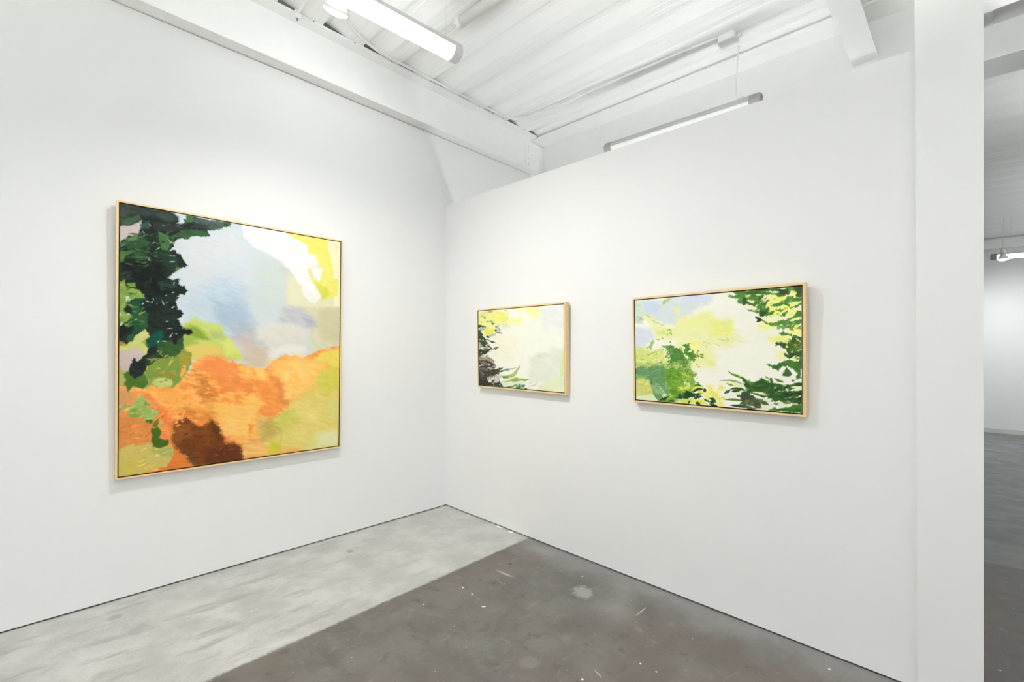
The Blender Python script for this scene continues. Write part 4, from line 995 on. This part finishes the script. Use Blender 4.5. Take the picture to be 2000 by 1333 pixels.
ART_SMALL = ((0.975, 0.66), (330, 260), (238, 238, 224), 0.00426, 91, [
('P',(230,232,226),None,10.2,2,(1499,-17,2022,-17,2016,555,1611,540,1555,279)),
('P',(237,235,212),None,10.2,2,(465,653,1039,725,921,1329,458,1200)),
('P',(221,225,209),(226,228,212),10.2,3,(1316,1272,1517,1144,1663,1122,1779,1019,2013,980,2005,1768,1236,1821)),
('P',(210,219,196),None,5.1,3,(1335,1278,1487,1137,1617,1136,1692,1167,1546,1202)),
('P',(217,226,164),None,2,2,(1951,1081,2012,1068,2007,1580,1919,1585)),
('P',(228,229,222),None,6.8,2,(1604,1200,1748,1210,1747,1402,1660,1405)),
('P',(214,225,160),None,1.5,2,(1948,1258,2008,1256,1993,1504,1944,1671,1913,1659)),
('P',(222,230,190),None,6.8,3,(1476,1922,1797,1694,2016,1681,2013,2003,1475,2001)),
('L',(200,206,180),None,1.2,0.5,(1235,1970,1283,1923,1384,1886,1471,1800)),
('L',(220,224,190),None,3,0.5,(1250,1845,1345,1824)),
('P',(229,229,134),(232,231,148),5.95,3,(-26,18,352,20,592,20,794,100,821,255,1094,259,1092,374,676,354,558,396,468,416,442,573,282,661,150,658,96,482,-31,332)),
('P',(226,222,100),None,3,3,(146,502,443,476,429,585,282,642,170,627)),
('P',(235,232,122),None,5.1,3,(472,114,765,151,735,297,469,295)),
('P',(214,220,150),None,5.1,3,(-7,7,241,24,214,134,4,145)),
('P',(238,237,172),None,5.1,3,(966,-14,1469,-6,1492,113,1533,180,1436,272,1316,239,1194,91,965,68)),
('P',(237,236,172),None,5.1,3,(963,217,1141,282,1096,380,961,380)),
('P',(222,222,180),None,5.1,3,(576,367,722,380,819,455,645,472)),
('L',(164,174,118),None,2,1.5,(246,56,315,36,406,36)),
('L',(168,176,120),None,1.6,1.5,(62,143,139,141)),
('L',(156,166,106),None,2.6,1.5,(151,161,176,187,201,207)),
('L',(184,186,138),None,2.6,1.5,(218,288,311,287)),
('L',(170,178,126),None,2.8,1.5,(312,269,403,304)),
('L',(104,124,66),None,1.6,1.5,(347,344,384,361,439,357)),
('L',(196,200,150),None,1.4,1.5,(692,15,789,64)),
('L',(150,160,90),None,1.5,1.5,(54,302,98,298)),
('P',(64,78,50),None,0.8,2,(-19,440,1,365,72,374,210,424,185,445,71,431,19,460)),
('P',(172,180,170),None,0.8,2,(-14,503,32,454,109,432,184,479,260,432,290,464,172,491,63,518)),
('P',(66,76,46),None,0.8,2,(-14,553,18,516,159,502,95,531,5,560)),
('P',(112,128,74),None,0.7,1.5,(450,428,504,418,564,378,539,438,467,465)),
('P',(180,180,176),None,1.2,2,(473,459,545,444,597,530,561,565,503,515)),
('L',(52,66,34),None,2.2,0.5,(442,525,466,529,496,536)),
('P',(66,86,42),None,0.7,1.5,(457,580,514,557,561,577,626,624,549,598,501,599)),
('P',(186,186,184),None,1.2,2,(288,636,380,626,477,605,465,653,343,687,293,704)),
('P',(66,92,68),None,1,2.5,(-21,553,69,556,138,645,92,719,-24,780)),
('P',(60,74,44),(70,84,52),0.8,2.5,(-24,755,29,649,106,651,199,746,280,763,354,797,474,854,341,849,255,784,186,795,242,858,321,904,204,894,165,956,108,981,45,887,-25,818)),
('P',(216,222,214),None,0.8,2,(186,789,255,784,304,797,340,859,279,846)),
('L',(238,240,214),None,1.5,0.5,(93,657,206,721,329,776,462,829)),
('L',(66,92,46),None,2.4,0.5,(207,684,256,697,306,708)),
('P',(198,184,172),None,0.8,2,(-25,843,46,843,108,956,24,1013,-28,1019)),
('P',(152,158,148),None,0.9,2,(114,1012,197,925,290,981,239,1031,164,1056)),
('L',(66,76,46),None,1.6,0.5,(222,919,290,957,363,1006)),
('P',(62,68,48),None,0.8,2.5,(-28,1070,50,1013,151,1056,252,1018,351,990,393,1012,301,1055,238,1111,168,1168,48,1157,-29,1120)),
('L',(70,76,50),None,1.3,0.5,(381,1006,460,999,544,963)),
('L',(130,138,88),None,1.3,0.5,(393,1012,490,1039)),
('L',(150,155,130),None,1,0.5,(276,1098,331,1082)),
('P',(70,86,50),None,1,2,(-29,1139,86,1150,34,1245,-31,1259)),
('P',(222,227,224),None,0.7,1.5,(92,1213,112,1169,169,1155,136,1224)),
('P',(82,92,66),None,0.7,1.5,(155,1205,274,1188,211,1232)),
('P',(150,146,108),(166,150,128),1.2,3,(-31,1259,85,1225,298,1246,396,1299,455,1364,394,1415,-33,1411)),
('L',(205,210,195),None,1.2,0.5,(15,768,53,775)),
('L',(200,208,195),None,1.2,0.5,(48,1122,87,1119)),
('L',(190,200,180),None,1,0.5,(92,763,148,795)),
('P',(60,58,48),(74,70,62),0.9,3,(-13,1335,147,1318,248,1328,345,1412,394,1459,332,1516,294,1574,453,1548,543,1520,644,1486,626,1528,542,1574,684,1586,542,1623,535,1684,390,1728,241,1774,209,1875,290,1895,339,1891,425,1836,448,1914,557,1852,597,1921,638,1984,435,2000,-22,2011)),
('P',(112,108,108),None,1.5,2.5,(-15,1531,207,1540,281,1586,143,1605,-16,1594)),
('P',(122,116,108),None,1.2,2.5,(13,1366,147,1350,234,1397,296,1438,246,1464,82,1420)),
('P',(56,52,52),None,2,2.5,(-20,1828,191,1827,277,1908,264,1977,-22,1992)),
('P',(62,66,40),None,1.5,2.5,(306,1573,513,1557,512,1612,390,1692,293,1648)),
('P',(190,170,158),None,0.9,2.5,(248,1328,358,1344,431,1396,475,1438,465,1511,423,1543,269,1556,220,1527,332,1498,393,1465,327,1412)),
('L',(78,68,78),None,3,0.5,(248,1334,345,1418,454,1457)),
('L',(86,78,80),None,2.2,0.5,(344,1504,393,1514,435,1506)),
('L',(180,178,180),None,2.2,0.5,(246,1440,283,1432,308,1450)),
('P',(186,182,176),(200,196,184),0.9,2.5,(209,1875,241,1799,365,1745,511,1697,629,1714,563,1791,515,1855,436,1897,350,1946,425,1836,327,1873)),
('L',(70,66,50),None,1.6,0.5,(339,1891,425,1836)),
('P',(226,224,218),None,0.7,2,(-15,1474,50,1459,127,1438,139,1462,82,1477,30,1491,-15,1493)),
('L',(150,148,140),None,1,0.5,(79,1684,142,1718)),
('L',(130,128,120),None,1,0.5,(39,1749,154,1754)),
('L',(140,170,150),None,2.2,0.5,(538,1938,573,1947)),
('L',(190,200,190),None,1.4,0.5,(380,1980,417,1983)),
('P',(217,229,206),None,4.25,3,(586,1868,802,1835,1136,1789,1134,1922,800,1995,637,1996)),
('P',(126,146,122),None,0.7,1.5,(655,1551,748,1505,840,1513,986,1469,873,1535,689,1579)),
('P',(70,78,32),None,0.7,1.5,(530,1599,631,1564,707,1573,642,1606,536,1629)),
('P',(162,177,108),(176,186,116),0.8,1.5,(757,1689,861,1642,946,1555,1069,1410,1055,1486,1018,1546,967,1666,916,1704,837,1744,768,1730)),
('P',(106,150,80),None,0.9,2,(606,1716,746,1702,808,1740,774,1783,629,1775)),
('P',(226,230,170),None,1,2,(774,1777,972,1683,1027,1715,916,1768)),
('P',(144,167,88),None,0.8,1.5,(633,1883,802,1799,1000,1722,1010,1751,1163,1747,1260,1752,1190,1803,1076,1799,801,1853)),
('L',(206,218,158),None,1.5,0.5,(580,1862,744,1833,916,1751)),
('P',(150,170,90),None,0.7,1.5,(830,1784,995,1732,1009,1750,1135,1746,1079,1798,966,1824,829,1830)),
('P',(76,122,62),(96,146,80),0.8,2,(935,1980,1000,1907,1050,1881,1070,1917,1154,1885,1184,1930,1097,1985,1027,1991)),
('P',(62,92,42),None,0.7,1.5,(1139,2000,1222,1964,1208,2006)),
('L',(170,200,140),None,1.4,0.5,(928,1988,1000,1930,1050,1881)),
('L',(150,190,130),None,1.2,0.5,(1063,1977,1133,1912)),
('L',(90,130,80),None,1.6,0.5,(827,1996,900,1953,1000,1893)),
('P',(86,124,60),None,0.7,1.5,(672,2024,783,1977,827,1951,856,1979,768,2024)),
('S',(80,92,60),(44,48,40),1.6,40,(13,795,238,840,206,1142,35,1284)),
('S',(120,116,104),(52,50,44),1.6,60,(19,1354,407,1479,538,1675,194,1970,25,1955))], 0.96)

def art_material(name):
    m = bpy.data.materials.new(name); m.use_nodes = True; nt = m.node_tree; b = nt.nodes['Principled BSDF']
    a = nt.nodes.new('ShaderNodeVertexColor'); a.layer_name = 'paint'; b.inputs['Roughness'].default_value = .75; b.inputs['Specular IOR Level'].default_value = .12
    tc = nt.nodes.new('ShaderNodeTexCoord'); nz = nt.nodes.new('ShaderNodeTexNoise'); nz.inputs['Scale'].default_value = 60; nz.inputs['Detail'].default_value = 6
    mp = nt.nodes.new('ShaderNodeMapping'); mp.inputs['Scale'].default_value = (1, 3, 1); mp.inputs['Rotation'].default_value = (0, 0, .4)
    bp = nt.nodes.new('ShaderNodeBump'); bp.inputs['Strength'].default_value = .10; bp.inputs['Distance'].default_value = .002
    nt.links.new(tc.outputs['Object'], mp.inputs[0]); nt.links.new(mp.outputs[0], nz.inputs['Vector'])
    nt.links.new(nz.outputs['Fac'], bp.inputs['Height']); nt.links.new(bp.outputs[0], b.inputs['Normal']); nt.links.new(a.outputs['Color'], b.inputs['Base Color'])
    return m
def painting(label, o, u, v, W, H, face, gap, depth, art):
    """Framed canvas; o is the lower left front corner of the frame, u the unit vector along its foot, v up its side (leaning out)."""
    u, v = Vector(u).normalized(), Vector(v); v = (v - u * v.dot(u)).normalized(); n = u.cross(v)
    M = Matrix((u, v, n)).transposed().to_4x4(); M.translation = Vector(o)
    root = thing('painting', label, 'painting'); root.matrix_world = M
    bm = bmesh.new(); f = face                       # four mitred rails, front at z = 0
    O = [(0, 0), (W, 0), (W, H), (0, H)]; I = [(f, f), (W - f, f), (W - f, H - f), (f, H - f)]
    V = [[bm.verts.new((x, y, z)) for x, y in q] for q, z in ((O, -depth), (O, -.0012), (tuple((x + (.0012 if x < W / 2 else -.0012), y + (.0012 if y < H / 2 else -.0012)) for x, y in O), 0), (I, 0), (I, -depth))]
    for k in range(4):
        j = (k + 1) % 4
        for q, (A, B) in enumerate(zip(V, V[1:] + V[:1])): bm.faces.new((A[k], A[j], B[j], B[k])).material_index = int(q == 3)
    ln('frame', bm, WOOD, root).data.materials.append(LINER)
    bm = bmesh.new(); box(bm, f * .9, W - f * .9, f * .9, H - f * .9, -depth + .002, -depth + .010); ln('backing', bm, LINER, root)
    g = f + gap; size, grid, fill, px, seed, ops, tone = art
    nx, ny = grid; col = paint(size[0], size[1], nx, ny, fill, ops, px, seed) * tone
    xs = np.linspace(g, W - g, nx); ys = np.linspace(H - g, g, ny); zf = -.003
    co = np.empty((ny, nx, 3)); co[..., 0] = xs; co[..., 1] = ys[:, None]; co[..., 2] = zf
    co = co.reshape(-1, 3); nf = len(co)
    ring = list(range(nx)) + [j * nx + nx - 1 for j in range(1, ny)] + [(ny - 1) * nx + i for i in range(nx - 2, -1, -1)] + [j * nx for j in range(ny - 2, 0, -1)]
    back = co[ring].copy(); back[:, 2] = -depth + .011
    allv = np.concatenate([co, back]); idx = np.arange(nx * ny).reshape(ny, nx)
    q = np.stack([idx[1:, :-1], idx[1:, 1:], idx[:-1, 1:], idx[:-1, :-1]], -1).reshape(-1, 4)
    r = np.array(ring); rn = len(r); nb = nf + np.arange(rn)
    side = np.stack([r, np.roll(r, -1), np.roll(nb, -1), nb], -1)
    faces = np.concatenate([q, side]); me = bpy.data.meshes.new('canvas')
    me.vertices.add(len(allv)); me.vertices.foreach_set('co', allv.ravel())
    me.loops.add(faces.size); me.loops.foreach_set('vertex_index', faces.ravel().astype(np.int32))
    me.polygons.add(len(faces)); me.polygons.foreach_set('loop_start', np.arange(0, faces.size, 4, dtype=np.int32))
    mi = np.zeros(len(faces), np.int32); mi[len(q):] = 1
    me.materials.append(art_material('oil_paint')); me.materials.append(CANVAS_SIDE)
    me.polygons.foreach_set('material_index', mi); me.update(calc_edges=True)
    at = me.color_attributes.new('paint', 'FLOAT_COLOR', 'POINT')
    cc = np.ones((len(allv), 4)); cc[:nf, :3] = col.reshape(-1, 3); cc[nf:, :3] = .6
    at.data.foreach_set('color', cc.ravel().astype(np.float32)); me.validate()
    ob = bpy.data.objects.new('canvas', me); C.objects.link(ob); ob.parent = root
    return root
painting('largest painting, alone on the left wall, with dark tree, grey sky and orange ground', (.042, -2.5055, .7475), (0, 1, -.003), (.0275, 0, 1.70), 1.405, 1.698, .0115, .0055, .038, ART_BIG)
painting('smallest painting, nearest the corner, pale yellow with dark leaves along its left edge', (.5340, -.044, 1.2140), (1, 0, -.0105), (0, -.018, .70), 1.0168, .7000, .0125, .0055, .042, ART_SMALL)
painting('wide painting nearest the column, green leaves around a bright yellow clearing', (2.1175, -.042, 1.1945), (1, 0, -.004), (0, -.0215, .69), .986, .689, .0125, .006, .040, ART_WIDE)
